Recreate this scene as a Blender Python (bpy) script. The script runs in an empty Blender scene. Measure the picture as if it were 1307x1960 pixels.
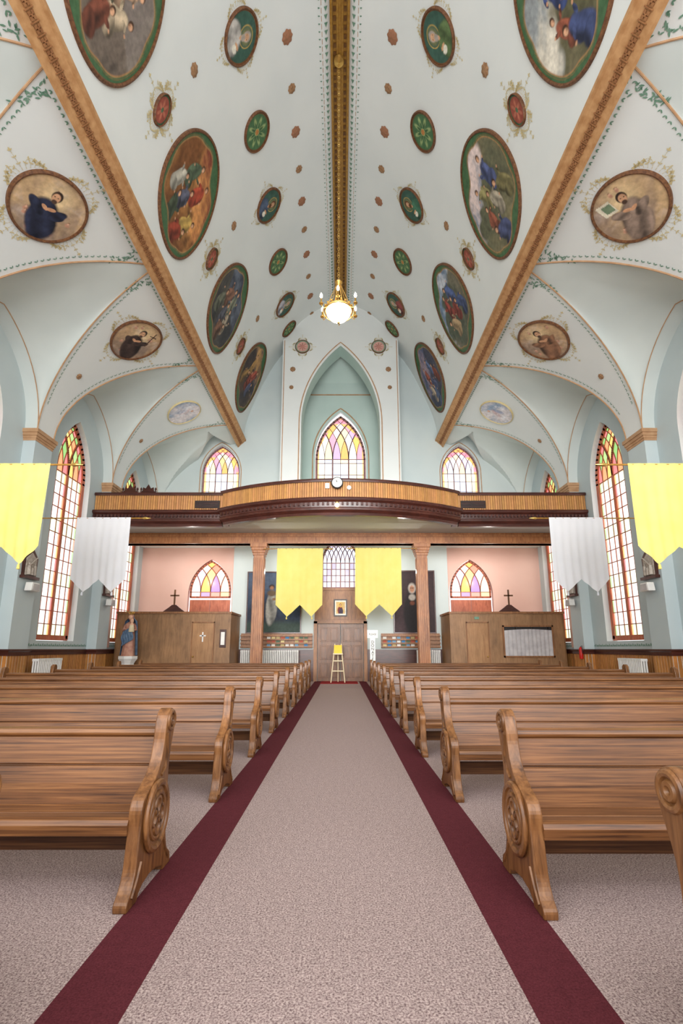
import bpy, bmesh, math, random
import numpy as np
from mathutils import Vector, Matrix
random.seed(4)
S=bpy.context.scene
COL=S.collection
pi=math.pi
try: S.view_settings.view_transform='Standard'
except Exception: pass

def lin(c):
    return tuple(((x/255)/12.92 if x/255<=0.04045 else (((x/255)+0.055)/1.055)**2.4) for x in c)
BASE={}
# ---------------------------------------------------------------- materials
def newmat(name):
    m=bpy.data.materials.new(name); m.use_nodes=True
    nt=m.node_tree; b=nt.nodes['Principled BSDF']
    return m,nt,b
def mat_plain(name,c1,c2=None,scale=3,rough=.6,bump=0,metal=0,bscale=None,spec=.3,detail=4,lo=.35,hi=.65):
    m,nt,b=newmat(name)
    c1=lin(c1); c2=lin(c2) if c2 else c1
    tc=nt.nodes.new('ShaderNodeTexCoord')
    n=nt.nodes.new('ShaderNodeTexNoise'); n.inputs['Scale'].default_value=scale; n.inputs['Detail'].default_value=detail
    nt.links.new(tc.outputs['Object'],n.inputs['Vector'])
    r=nt.nodes.new('ShaderNodeValToRGB'); r.color_ramp.elements[0].position=lo; r.color_ramp.elements[1].position=hi
    r.color_ramp.elements[0].color=(*c1,1); r.color_ramp.elements[1].color=(*c2,1)
    nt.links.new(n.outputs['Fac'],r.inputs['Fac']); nt.links.new(r.outputs['Color'],b.inputs['Base Color'])
    b.inputs['Roughness'].default_value=rough; b.inputs['Metallic'].default_value=metal
    b.inputs['Specular IOR Level'].default_value=spec
    if bump:
        n2=nt.nodes.new('ShaderNodeTexNoise'); n2.inputs['Scale'].default_value=bscale or scale*4
        nt.links.new(tc.outputs['Object'],n2.inputs['Vector'])
        bp=nt.nodes.new('ShaderNodeBump'); bp.inputs['Strength'].default_value=bump; bp.inputs['Distance'].default_value=.01
        nt.links.new(n2.outputs['Fac'],bp.inputs['Height']); nt.links.new(bp.outputs['Normal'],b.inputs['Normal'])
    return m
def mat_wood(name,c1,c2,c3,sc=(1,14,14),rough=.35,spec=.5,scale=1.6,dist=1.2,lo=.3,hi=.7):
    m,nt,b=newmat(name)
    tc=nt.nodes.new('ShaderNodeTexCoord'); mp=nt.nodes.new('ShaderNodeMapping'); mp.inputs['Scale'].default_value=sc
    oi=nt.nodes.new('ShaderNodeObjectInfo'); add=nt.nodes.new('ShaderNodeVectorMath'); add.operation='ADD'
    mul=nt.nodes.new('ShaderNodeVectorMath'); mul.operation='SCALE'; mul.inputs[0].default_value=(13,7,5)
    nt.links.new(oi.outputs['Random'],mul.inputs['Scale'])
    nt.links.new(tc.outputs['Object'],add.inputs[0]); nt.links.new(mul.outputs[0],add.inputs[1])
    nt.links.new(add.outputs[0],mp.inputs['Vector'])
    n=nt.nodes.new('ShaderNodeTexNoise'); n.inputs['Scale'].default_value=scale; n.inputs['Detail'].default_value=9; n.inputs['Distortion'].default_value=dist; n.inputs['Roughness'].default_value=.62
    nt.links.new(mp.outputs[0],n.inputs['Vector'])
    r=nt.nodes.new('ShaderNodeValToRGB'); e=r.color_ramp.elements
    e[0].position=lo; e[0].color=(*lin(c1),1); e[1].position=hi; e[1].color=(*lin(c3),1)
    x=e.new(.5); x.color=(*lin(c2),1)
    nt.links.new(n.outputs['Fac'],r.inputs['Fac'])
    n3=nt.nodes.new('ShaderNodeTexNoise'); n3.inputs['Scale'].default_value=1.7; n3.inputs['Detail'].default_value=3
    nt.links.new(add.outputs[0],n3.inputs['Vector'])
    mr=nt.nodes.new('ShaderNodeMapRange'); mr.inputs['From Min'].default_value=.3; mr.inputs['From Max'].default_value=.7; mr.inputs['To Min'].default_value=.78; mr.inputs['To Max'].default_value=1.16
    nt.links.new(n3.outputs['Fac'],mr.inputs['Value'])
    sc_=nt.nodes.new('ShaderNodeVectorMath'); sc_.operation='SCALE'; nt.links.new(r.outputs['Color'],sc_.inputs[0]); nt.links.new(mr.outputs[0],sc_.inputs['Scale'])
    nt.links.new(sc_.outputs[0],b.inputs['Base Color'])
    b.inputs['Roughness'].default_value=rough; b.inputs['Specular IOR Level'].default_value=spec
    bp=nt.nodes.new('ShaderNodeBump'); bp.inputs['Strength'].default_value=.12; bp.inputs['Distance'].default_value=.004
    nt.links.new(n.outputs['Fac'],bp.inputs['Height']); nt.links.new(bp.outputs['Normal'],b.inputs['Normal'])
    return m
def mat_attr(name,rough=.6,emit=0,noise=.0,spec=.3,nscale=6):
    m,nt,b=newmat(name)
    a=nt.nodes.new('ShaderNodeAttribute'); a.attribute_name='Col'
    tc=nt.nodes.new('ShaderNodeTexCoord')
    n=nt.nodes.new('ShaderNodeTexNoise'); n.inputs['Scale'].default_value=nscale; n.inputs['Detail'].default_value=6
    nt.links.new(tc.outputs['Object'],n.inputs['Vector'])
    mr=nt.nodes.new('ShaderNodeMapRange'); mr.inputs['From Min'].default_value=.3; mr.inputs['From Max'].default_value=.7
    mr.inputs['To Min'].default_value=1-noise; mr.inputs['To Max'].default_value=1+noise
    nt.links.new(n.outputs['Fac'],mr.inputs['Value'])
    mx=nt.nodes.new('ShaderNodeVectorMath'); mx.operation='SCALE'
    nt.links.new(a.outputs['Color'],mx.inputs[0]); nt.links.new(mr.outputs[0],mx.inputs['Scale'])
    b.inputs['Roughness'].default_value=rough; b.inputs['Specular IOR Level'].default_value=spec
    if emit:
        nt.links.new(mx.outputs[0],b.inputs['Emission Color']); b.inputs['Emission Strength'].default_value=emit
        b.inputs['Base Color'].default_value=(.05,.05,.05,1)
    else: nt.links.new(mx.outputs[0],b.inputs['Base Color'])
    return m
def mat_emit(name,c,s):
    m,nt,b=newmat(name); b.inputs['Base Color'].default_value=(*lin(c),1)
    b.inputs['Emission Color'].default_value=(*lin(c),1); b.inputs['Emission Strength'].default_value=s
    return m
def mat_cloth(name,c1,c2):
    m=mat_plain(name,c1,c2,2,.85); nt=m.node_tree; b=nt.nodes['Principled BSDF']; out=nt.nodes['Material Output']
    t=nt.nodes.new('ShaderNodeBsdfTranslucent'); t.inputs[0].default_value=(*lin(c2),1)
    mx=nt.nodes.new('ShaderNodeMixShader'); mx.inputs[0].default_value=.35
    nt.links.new(b.outputs[0],mx.inputs[1]); nt.links.new(t.outputs[0],mx.inputs[2]); nt.links.new(mx.outputs[0],out.inputs['Surface'])
    return m
M={}
M['ceil']=mat_plain('ceiling_paint',(220,225,224),(226,230,228),.6,.75)
M['vault']=mat_plain('side_vault_paint',(202,211,209),(210,218,215),.7,.75)
M['wall']=mat_plain('wall_paint',(186,200,204),(196,209,211),.5,.7)
M['wallr']=mat_plain('rear_wall_paint',(194,206,207),(203,213,212),.5,.7)
M['niche']=mat_plain('niche_paint',(184,205,199),(194,213,207),.5,.7)
M['pink']=mat_plain('pink_paint',(230,188,174),(236,198,184),.5,.7)
M['soffit']=mat_plain('soffit_paint',(214,218,215),(222,225,222),.5,.7)
M['tan']=mat_plain('tan_stencil',(176,136,100),(192,154,118),5,.6)
M['band']=mat_plain('band_stencil',(174,128,84),(196,152,106),7,.6)
M['banddk']=mat_plain('band_rosette',(132,88,56),(156,110,72),9,.6)
M['green']=mat_plain('green_stencil',(100,138,118),(120,154,134),5,.7)
M['goldst']=mat_plain('gold_stencil',(200,182,132),(212,198,156),5,.7)
M['gold']=mat_plain('gold_paint',(140,100,40),(164,122,54),14,.4,metal=.1)
M['golddk']=mat_plain('dark_gold',(86,54,24),(108,72,32),10,.5)
M['brass']=mat_plain('brass',(190,150,80),(214,176,100),10,.3,metal=.8)
M['frame']=mat_plain('painted_frame',(88,56,38),(126,86,56),18,.5)
M['pew']=mat_wood('pew_wood',(66,38,20),(114,73,41),(144,98,58),sc=(.7,36,36),rough=.38,spec=.45,scale=1.7,dist=.45,lo=.32,hi=.68)
M['pewend']=mat_wood('pew_end_wood',(76,46,24),(124,81,45),(152,106,64),sc=(16,16,1.8),rough=.36,dist=.5)
M['oak']=mat_wood('oak_wood',(112,72,38),(142,94,54),(164,114,70),sc=(9,9,1),rough=.45)
M['plywood']=mat_wood('plywood',(126,92,60),(146,108,72),(162,122,84),sc=(5,5,.8),rough=.5)
M['door2']=mat_wood('booth_door_wood',(142,100,60),(160,116,74),(172,130,86),sc=(7,7,.8),rough=.45)
M['doorw']=mat_wood('door_wood',(78,46,22),(108,68,36),(132,88,50),sc=(9,9,1),rough=.4)
M['orange']=mat_wood('window_wood',(156,80,54),(186,102,72),(202,122,90),sc=(6,6,1),rough=.45)
M['orangeh']=mat_wood('column_wood',(126,74,38),(158,100,56),(178,122,74),sc=(8,8,1),rough=.4)
M['mahog']=mat_wood('mahogany',(46,22,19),(70,35,28),(90,47,38),rough=.3)
M['slat']=mat_attr('beadboard',.45,noise=.12,spec=.4)
M['paintc']=mat_attr('oil_painting',.6,noise=.2,nscale=9)
M['glass']=mat_attr('stained_glass',.2,emit=1.65,noise=.04)  # panes glow by themselves in place of daylight behind them
M['lead']=mat_plain('window_lead',(136,98,98),(152,114,110),8,.5)
M['white']=mat_plain('white_paint',(222,222,220),(232,232,228),6,.4)
M['plaster']=mat_plain('window_reveal',(214,220,221),(224,228,228),1,.7)
M['dark']=mat_plain('dark_metal',(34,32,34),(48,44,44),10,.4)
M['cyel']=mat_cloth('yellow_cloth',(240,224,126),(246,232,140))
M['cwhi']=mat_cloth('white_cloth',(234,238,246),(240,243,250))
M['mat']=mat_plain('red_mat',(150,24,30),(120,18,24),30,.9)
M['red']=mat_plain('red_enamel',(190,30,26),(200,40,34),6,.35)
M['blue']=mat_plain('blue_robe',(66,90,120),(92,114,138),8,.5)
M['redr']=mat_plain('rose_robe',(170,116,100),(192,146,124),8,.5)
M['skin']=mat_plain('painted_skin',(222,176,146),(228,186,156),6,.5)
M['bulb']=mat_emit('bulb_glow',(255,236,200),45)
M['bowl']=mat_emit('bowl_glow',(255,242,225),14)
M['warm']=mat_emit('warm_globe',(255,214,140),12)
M['yel']=mat_plain('yellow_card',(240,200,60),(244,208,76),6,.6)
M['cream']=mat_plain('cream_robe',(216,200,164),(226,212,180),6,.6)
M['paper']=mat_plain('paper',(232,232,226),(240,240,236),6,.7)
M['stone']=mat_plain('relief_plaster',(160,150,140),(192,184,174),12,.6)
M['curtain']=mat_plain('curtain',(178,174,176),(200,196,196),4,.8)
M['rosb']=mat_plain('rosette_bronze',(136,102,72),(168,130,96),20,.6)
M['rosp']=mat_plain('rosette_rust',(166,114,88),(144,104,76),20,.6)

def carpet():
    m,nt,b=newmat('carpet'); tc=nt.nodes.new('ShaderNodeTexCoord')
    n=nt.nodes.new('ShaderNodeTexNoise'); n.inputs['Scale'].default_value=105; n.inputs['Detail'].default_value=4; n.inputs['Roughness'].default_value=.8
    nt.links.new(tc.outputs['Object'],n.inputs['Vector'])
    r=nt.nodes.new('ShaderNodeValToRGB'); e=r.color_ramp.elements
    e[0].position=.38; e[0].color=(*lin((98,78,80)),1); e[1].position=.6; e[1].color=(*lin((200,182,176)),1)
    x=e.new(.48); x.color=(*lin((158,138,136)),1)
    nt.links.new(n.outputs['Fac'],r.inputs['Fac'])
    r2=nt.nodes.new('ShaderNodeValToRGB'); e=r2.color_ramp.elements
    e[0].position=.35; e[0].color=(*lin((76,32,38)),1); e[1].position=.65; e[1].color=(*lin((104,48,56)),1)
    nt.links.new(n.outputs['Fac'],r2.inputs['Fac'])
    sx=nt.nodes.new('ShaderNodeSeparateXYZ'); nt.links.new(tc.outputs['Object'],sx.inputs[0])
    ab=nt.nodes.new('ShaderNodeMath'); ab.operation='ABSOLUTE'; nt.links.new(sx.outputs['X'],ab.inputs[0])
    g=nt.nodes.new('ShaderNodeMath'); g.operation='GREATER_THAN'; g.inputs[1].default_value=.775; nt.links.new(ab.outputs[0],g.inputs[0])
    l=nt.nodes.new('ShaderNodeMath'); l.operation='LESS_THAN'; l.inputs[1].default_value=1.085; nt.links.new(ab.outputs[0],l.inputs[0])
    mu=nt.nodes.new('ShaderNodeMath'); mu.operation='MULTIPLY'; nt.links.new(g.outputs[0],mu.inputs[0]); nt.links.new(l.outputs[0],mu.inputs[1])
    mx=nt.nodes.new('ShaderNodeMixRGB'); nt.links.new(mu.outputs[0],mx.inputs['Fac']); nt.links.new(r.outputs[0],mx.inputs[1]); nt.links.new(r2.outputs[0],mx.inputs[2])
    n3=nt.nodes.new('ShaderNodeTexNoise'); n3.inputs['Scale'].default_value=22; n3.inputs['Detail'].default_value=3; nt.links.new(tc.outputs['Object'],n3.inputs['Vector'])
    mr=nt.nodes.new('ShaderNodeMapRange'); mr.inputs['From Min'].default_value=.3; mr.inputs['From Max'].default_value=.7; mr.inputs['To Min'].default_value=.9; mr.inputs['To Max'].default_value=1.08
    nt.links.new(n3.outputs['Fac'],mr.inputs['Value']); sc_=nt.nodes.new('ShaderNodeVectorMath'); sc_.operation='SCALE'; nt.links.new(mx.outputs[0],sc_.inputs[0]); nt.links.new(mr.outputs[0],sc_.inputs['Scale'])
    nt.links.new(sc_.outputs[0],b.inputs['Base Color']); b.inputs['Roughness'].default_value=.95; b.inputs['Specular IOR Level'].default_value=.1
    bp=nt.nodes.new('ShaderNodeBump'); bp.inputs['Strength'].default_value=.4; bp.inputs['Distance'].default_value=.008
    nt.links.new(n.outputs['Fac'],bp.inputs['Height']); nt.links.new(bp.outputs['Normal'],b.inputs['Normal'])
    return m
M['carpet']=carpet()

# ---------------------------------------------------------------- builder
class B:
    def __init__(s): s.v=[]; s.f=[]; s.fc=[]; s.vc=None
    def add(s,vs,fs,col=None):
        o=len(s.v); s.v+= [tuple(p) for p in vs]; s.f+=[tuple(i+o for i in f) for f in fs]; s.fc+=[col]*len(fs); return s
    def box(s,x0,x1,y0,y1,z0,z1,col=None):
        return s.add([(x0,y0,z0),(x1,y0,z0),(x1,y1,z0),(x0,y1,z0),(x0,y0,z1),(x1,y0,z1),(x1,y1,z1),(x0,y1,z1)],
            [(3,2,1,0),(4,5,6,7),(0,1,5,4),(1,2,6,5),(2,3,7,6),(3,0,4,7)],col)
    def seg(s,p,q,wv,dv,col=None):
        p,q,wv,dv=map(Vector,(p,q,wv,dv))
        vs=[p-wv-dv,p+wv-dv,p+wv+dv,p-wv+dv,q-wv-dv,q+wv-dv,q+wv+dv,q-wv+dv]
        return s.add(vs,[(3,2,1,0),(4,5,6,7),(0,1,5,4),(1,2,6,5),(2,3,7,6),(3,0,4,7)],col)
    def tube(s,pts,r,n=8,closed=False,col=None):
        pts=[Vector(p) for p in pts]; k=len(pts); vs=[]; fs=[]
        rs=r if isinstance(r,(list,tuple)) else [r]*k
        up=None
        for i,p in enumerate(pts):
            a=pts[(i-1)%k] if (closed or i>0) else p; c=pts[(i+1)%k] if (closed or i<k-1) else p
            t=(c-a).normalized()
            if up is None:
                up=Vector((0,0,1)) if abs(t.z)<.9 else Vector((1,0,0))
            x=t.cross(up).normalized(); y=x.cross(t).normalized(); up=y
            for j in range(n):
                an=2*pi*(j+.5)/n; vs.append(p+(x*math.cos(an)+y*math.sin(an))*rs[i])
        m=k if closed else k-1
        for i in range(m):
            for j in range(n):
                a=i*n+j; b_=i*n+(j+1)%n; c=((i+1)%k)*n+(j+1)%n; d=((i+1)%k)*n+j
                fs.append((a,b_,c,d))
        if not closed:
            fs.append(tuple(range(n-1,-1,-1))); fs.append(tuple((k-1)*n+j for j in range(n)))
        return s.add(vs,fs,col)
    def lathe(s,prof,c=(0,0,0),n=24,sx=1,sy=1,col=None,fold=0,nf=9):
        vs=[];fs=[]
        for i,(r,z) in enumerate(prof):
            for j in range(n):
                a=2*pi*j/n; rr=r*(1+fold*math.sin(nf*a+ i*.3))
                vs.append((c[0]+rr*math.cos(a)*sx,c[1]+rr*math.sin(a)*sy,c[2]+z))
        for i in range(len(prof)-1):
            for j in range(n):
                fs.append((i*n+j,i*n+(j+1)%n,(i+1)*n+(j+1)%n,(i+1)*n+j))
        fs.append(tuple(range(n-1,-1,-1))); k=(len(prof)-1)*n; fs.append(tuple(k+j for j in range(n)))
        return s.add(vs,fs,col)
    def sphere(s,c,r,n=14,sx=1,sy=1,sz=1,col=None):
        prof=[(r*math.sin(pi*i/8)+1e-4,-r*math.cos(pi*i/8)*sz) for i in range(9)]
        return s.lathe(prof,c,n,sx,sy,col)
    def ring(s,c,R,r,axis='X',n=28,m=8,sa=1,sb=1,col=None,fl=1):
        vs=[];fs=[]
        for i in range(n):
            a=2*pi*i/n
            for j in range(m):
                q=2*pi*j/m; rr=R+r*math.cos(q); h=r*math.sin(q)*fl
                A=rr*math.cos(a)*sa; Bb=rr*math.sin(a)*sb
                p={'X':(h,A,Bb),'Y':(A,h,Bb),'Z':(A,Bb,h)}[axis]
                vs.append((c[0]+p[0],c[1]+p[1],c[2]+p[2]))
        for i in range(n):
            for j in range(m):
                fs.append((i*m+j,((i+1)%n)*m+j,((i+1)%n)*m+(j+1)%m,i*m+(j+1)%m))
        return s.add(vs,fs,col)
    def extr(s,poly,fn,d0,d1,col=None):
        n=len(poly); vs=[fn(a,b,d0) for a,b in poly]+[fn(a,b,d1) for a,b in poly]
        fs=[tuple(range(n-1,-1,-1)),tuple(range(n,2*n))]+[(i,(i+1)%n,n+(i+1)%n,n+i) for i in range(n)]
        return s.add(vs,fs,col)
    def grid(s,fn,us,vs_,col=None):
        P=[];F=[]; m=len(vs_)
        for u in us:
            for v in vs_: P.append(fn(u,v))
        for i in range(len(us)-1):
            for j in range(m-1): F.append((i*m+j,(i+1)*m+j,(i+1)*m+j+1,i*m+j+1))
        return s.add(P,F,col)
    def obj(s,name,mat,parent=None,origin=None,smooth=False,fixn=True,bevel=0,label=None,category=None,kind=None,group=None):
        if parent is not None: base=BASE[parent.name]
        else: base=Vector(origin) if origin is not None else Vector((0,0,0))
        me=bpy.data.meshes.new(name)
        me.from_pydata([(p[0]-base[0],p[1]-base[1],p[2]-base[2]) for p in s.v],[],s.f)
        me.update()
        if s.vc is not None:
            at=me.color_attributes.new('Col','FLOAT_COLOR','POINT')
            arr=np.ones((len(s.v),4),dtype=np.float32); arr[:,:3]=np.clip(s.vc,0,1); at.data.foreach_set('color',arr.ravel())
        elif any(c is not None for c in s.fc):
            at=me.color_attributes.new('Col','FLOAT_COLOR','CORNER'); arr=[]
            for p in me.polygons:
                c=s.fc[p.index] or (.5,.5,.5)
                for _ in range(p.loop_total): arr+= [c[0],c[1],c[2],1]
            at.data.foreach_set('color',arr)
        if fixn:
            bm=bmesh.new(); bm.from_mesh(me); bmesh.ops.recalc_face_normals(bm,faces=bm.faces); bm.to_mesh(me); bm.free()
        if smooth:
            for p in me.polygons: p.use_smooth=True
            try: me.set_sharp_from_angle(angle=math.radians(38))
            except Exception: pass
        me.materials.append(mat)
        ob=bpy.data.objects.new(name,me); COL.objects.link(ob)
        BASE[ob.name]=base
        if parent is not None: ob.parent=parent
        else: ob.location=base
        if bevel:
            md=ob.modifiers.new('bevel','BEVEL'); md.width=bevel; md.segments=2; md.limit_method='ANGLE'
        if label: ob['label']=label
        if category: ob['category']=category
        if kind: ob['kind']=kind
        if group: ob['group']=group
        return ob
def thing(name,loc,label,category,group=None):
    e=bpy.data.objects.new(name,None); COL.objects.link(e); e.location=loc; e.empty_display_size=.1
    BASE[e.name]=Vector(loc); e['label']=label; e['category']=category
    if group: e['group']=group
    return e
def copy_tree(o,loc=None,parent=None):
    n=o.copy(); COL.objects.link(n)
    if parent is not None: n.parent=parent
    if loc is not None: n.location=loc
    BASE[n.name]=Vector(loc) if loc is not None else (BASE[parent.name] if parent else BASE[o.name])
    for c in list(o.children): copy_tree(c,None,n)
    return n
def struct(ob): ob['kind']='structure'; return ob

# ---------------------------------------------------------------- dims
W=9.0; PF=8.65; YR=22.0; Y0=-3.0; BAY=4.6; HL=1.9
NODES=[1.75,6.35,10.95,15.55,20.15]; PIERS=[-.55,4.05,8.65,13.25,17.85]
def catmull(P,n=14):
    out=[]
    for i in range(len(P)-1):
        p0=P[i-1] if i>0 else tuple(2*a-b for a,b in zip(P[0],P[1])); p1=P[i]; p2=P[i+1]
        p3=P[i+2] if i+2<len(P) else tuple(2*a-b for a,b in zip(P[-1],P[-2]))
        for k in range(n):
            t=k/n
            out.append(tuple(.5*((2*b)+(-a+c)*t+(2*a-5*b+4*c-d)*t*t+(-a+3*b-3*c+d)*t**3) for a,b,c,d in zip(p0,p1,p2,p3)))
    out.append(P[-1]); return out
class Prof:
    def __init__(s,pts):
        s.p=np.array(pts); d=np.hypot(*(s.p[1:]-s.p[:-1]).T); s.c=np.concatenate([[0],np.cumsum(d)]); s.L=s.c[-1]
    def at(s,t): return np.interp(t,s.c,s.p[:,0]),np.interp(t,s.c,s.p[:,1])
    def s_of_x(s,x):
        i=np.argmin(abs(s.p[:,0]-x)); return s.c[i]
    def F(s,side):
        def f(t,y,off=0):
            x,z=s.at(t); e=.08
            t0=max(0,t-e); t1=min(s.L,t+e)
            xa,za=s.at(t0); xb,zb=s.at(t1); dx,dz=xb-xa,zb-za; l=math.hypot(dx,dz) or 1
            nx,nz=-dz/l*1.0,dx/l
            if nz>0: nx,nz=-nx,-nz
            if nx>0 and dz>0: nx=-abs(nx)
            return (side*(x+nx*off),y,z+nz*off)
        return f
VP=Prof(catmull([(4.8,11.2),(4.58,12.4),(4.2,13.5),(3.45,15.15),(2.5,16.5),(1.43,17.6),(0,18.4)]))
def covexz(th):
    x=math.cos(th)*3.85; z=3.7*math.sin(th); zl=3.7*(1-x/3.85)
    return (4.8+x,7.5+.78*z+.22*zl)
CP=Prof([covexz(i/60*pi/2) for i in range(61)])
def hw_l(x): return max(0,HL*(x-4.8)/3.85) if x<PF else HL
def gshape(s,R=1.45):
    s=min(1,abs(s)); return math.sqrt(max(0,R*R-(s+R-1)**2))/math.sqrt(R*R-(R-1)**2)
_cx=CP.p[::-1,0]; _cz=CP.p[::-1,1]
def covz(x): return float(np.interp(x,_cx,_cz))
def lun_z(x,dy):
    xx=min(x,PF); zb=covz(xx); zc=11.2-1.25*(x-4.8)/4.2; h=hw_l(x)
    return zb+(zc-zb)*gshape(dy/h if h>1e-6 else 1)

# ---------------------------------------------------------------- shell
b=B(); b.box(-W,W,Y0,YR+1.2,-.1,0); o=struct(b.obj('floor',M['carpet'])); o['label']='speckled beige carpet with burgundy aisle stripes'
for side in (-1,1):
    F=VP.F(side); b=B()
    b.grid(lambda t,y:F(t,y),[VP.L*i/84 for i in range(85)],[Y0,YR+.1])
    b.obj('ceiling',M['ceil'],smooth=True,fixn=False,kind='structure')
for side in (-1,1):
    b=B(); xs=[covexz(i/30*pi/2) for i in range(31)]
    for pc in PIERS:
        def fn(i,v):
            x,z=xs[i]; h=BAY/2-hw_l(x); return (side*x,pc+v*h,z)
        b.grid(fn,range(31),[-1,-.5,0,.5,1])
    b.obj('ceiling',M['ceil'],smooth=True,fixn=False,kind='structure')
    b=B(); xl=[p[0] for p in xs]; xl=sorted(set(xl+[W]))
    for nc in NODES:
        if nc<20:
            b.grid(lambda x,v:(side*x,nc+v*hw_l(x),lun_z(x,v*hw_l(x))),xl,[math.sin(k/12*pi/2) for k in range(-12,13)])
        else:
            b.grid(lambda x,v:(side*x,nc+v*hw_l(x),lun_z(x,v*hw_l(x))),xl,[math.sin(k/12*pi/2) for k in range(-12,1)])
            D=YR-nc
            def zz(x,y):
                dy=y-nc; h=hw_l(x); z=lun_z(x,dy) if dy<h else covz(min(x,PF))
                w=1.12*dy/D
                if w>1e-3 and abs(x-5.93)<w:
                    zc=11.1+.6*dy/D; zb=9.0
                    z=max(z,zb+(zc-zb)*gshape((x-5.93)/w))
                return z
            xf=sorted(set([4.8+i*.04 for i in range(62)]+[x for x in xl if x>7.25]))
            b.grid(lambda x,y:(side*x,y,zz(x,y)),xf,[nc+D*k/30 for k in range(31)])
    b.obj('ceiling',M['vault'],smooth=True,fixn=False,kind='structure')
    b=B()
    for pc in PIERS:
        for sg in (-1,1):
            if pc+sg*2.45>YR+.2: continue
            b.tube([(side*(x-.01),pc+sg*(BAY/2-hw_l(x)),z-.01) for x,z in xs],.02,6)
    for nc in NODES:
        ks=[math.sin(k/14*pi/2) for k in range(-14,15)]
        pts=[(side*(PF-.01),nc+v*HL,lun_z(PF,v*HL)) for v in ks if nc+v*HL<YR-.05]
        b.tube(pts,.014,6)
    b.obj('trim_1',M['tan'],kind='structure')

def arch_top(u,w,zs,R):
    a=abs(u)
    if a>=w: return zs
    return zs+math.sqrt(max(0,R*R-(a+R-w)**2))
def arch_pts(w,z0,zs,R,n=16):
    pts=[(-w,z0),(-w,zs)]
    c=(-w+R); ang=math.acos((R-w)/R)
    for i in range(1,n+1):
        a=ang*i/n; pts.append((c-R*math.cos(a),zs+R*math.sin(a)))
    r=[(-u,v) for u,v in pts[:-1]][::-1]
    return pts+r
def wall(name,mp,u0,u1,z0,ztop,holes,mat,depth=.35,rev=None):
    us=set([u0,u1])
    for (uc,w,zb,zs,R) in holes:
        for i in range(33):
            x=uc+w*math.cos(pi*i/32)
            if u0<=x<=u1: us.add(x)
    ztf=ztop if callable(ztop) else (lambda u:ztop)
    if callable(ztop):
        for i in range(41): us.add(u0+(u1-u0)*i/40)
    us=sorted(us); b=B()
    for a,c in zip(us[:-1],us[1:]):
        if c-a<1e-5: continue
        m=(a+c)/2; h=None
        for H in holes:
            if abs(m-H[0])<H[1]: h=H
        if h is None: b.add([mp(a,z0,0),mp(c,z0,0),mp(c,ztf(c),0),mp(a,ztf(a),0)],[(0,1,2,3)])
        else:
            uc,w,zb,zs,R=h
            if zb>z0: b.add([mp(a,z0,0),mp(c,z0,0),mp(c,zb,0),mp(a,zb,0)],[(0,1,2,3)])
            b.add([mp(a,arch_top(a-uc,w,zs,R),0),mp(c,arch_top(c-uc,w,zs,R),0),mp(c,ztf(c),0),mp(a,ztf(a),0)],[(0,1,2,3)])
    o=b.obj(name,mat,fixn=False,kind='structure')
    if rev:
        b=B()
        for uc,w,zb,zs,R in holes:
            P=arch_pts(w,zb,zs,R); n=len(P)
            for i in range(n):
                p,q=P[i],P[(i+1)%n]
                b.add([mp(uc+p[0],p[1],0),mp(uc+q[0],q[1],0),mp(uc+q[0],q[1],depth),mp(uc+p[0],p[1],depth)],[(0,1,2,3)])
        b.obj('trim_2',rev,fixn=False,kind='structure')
    return o

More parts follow.
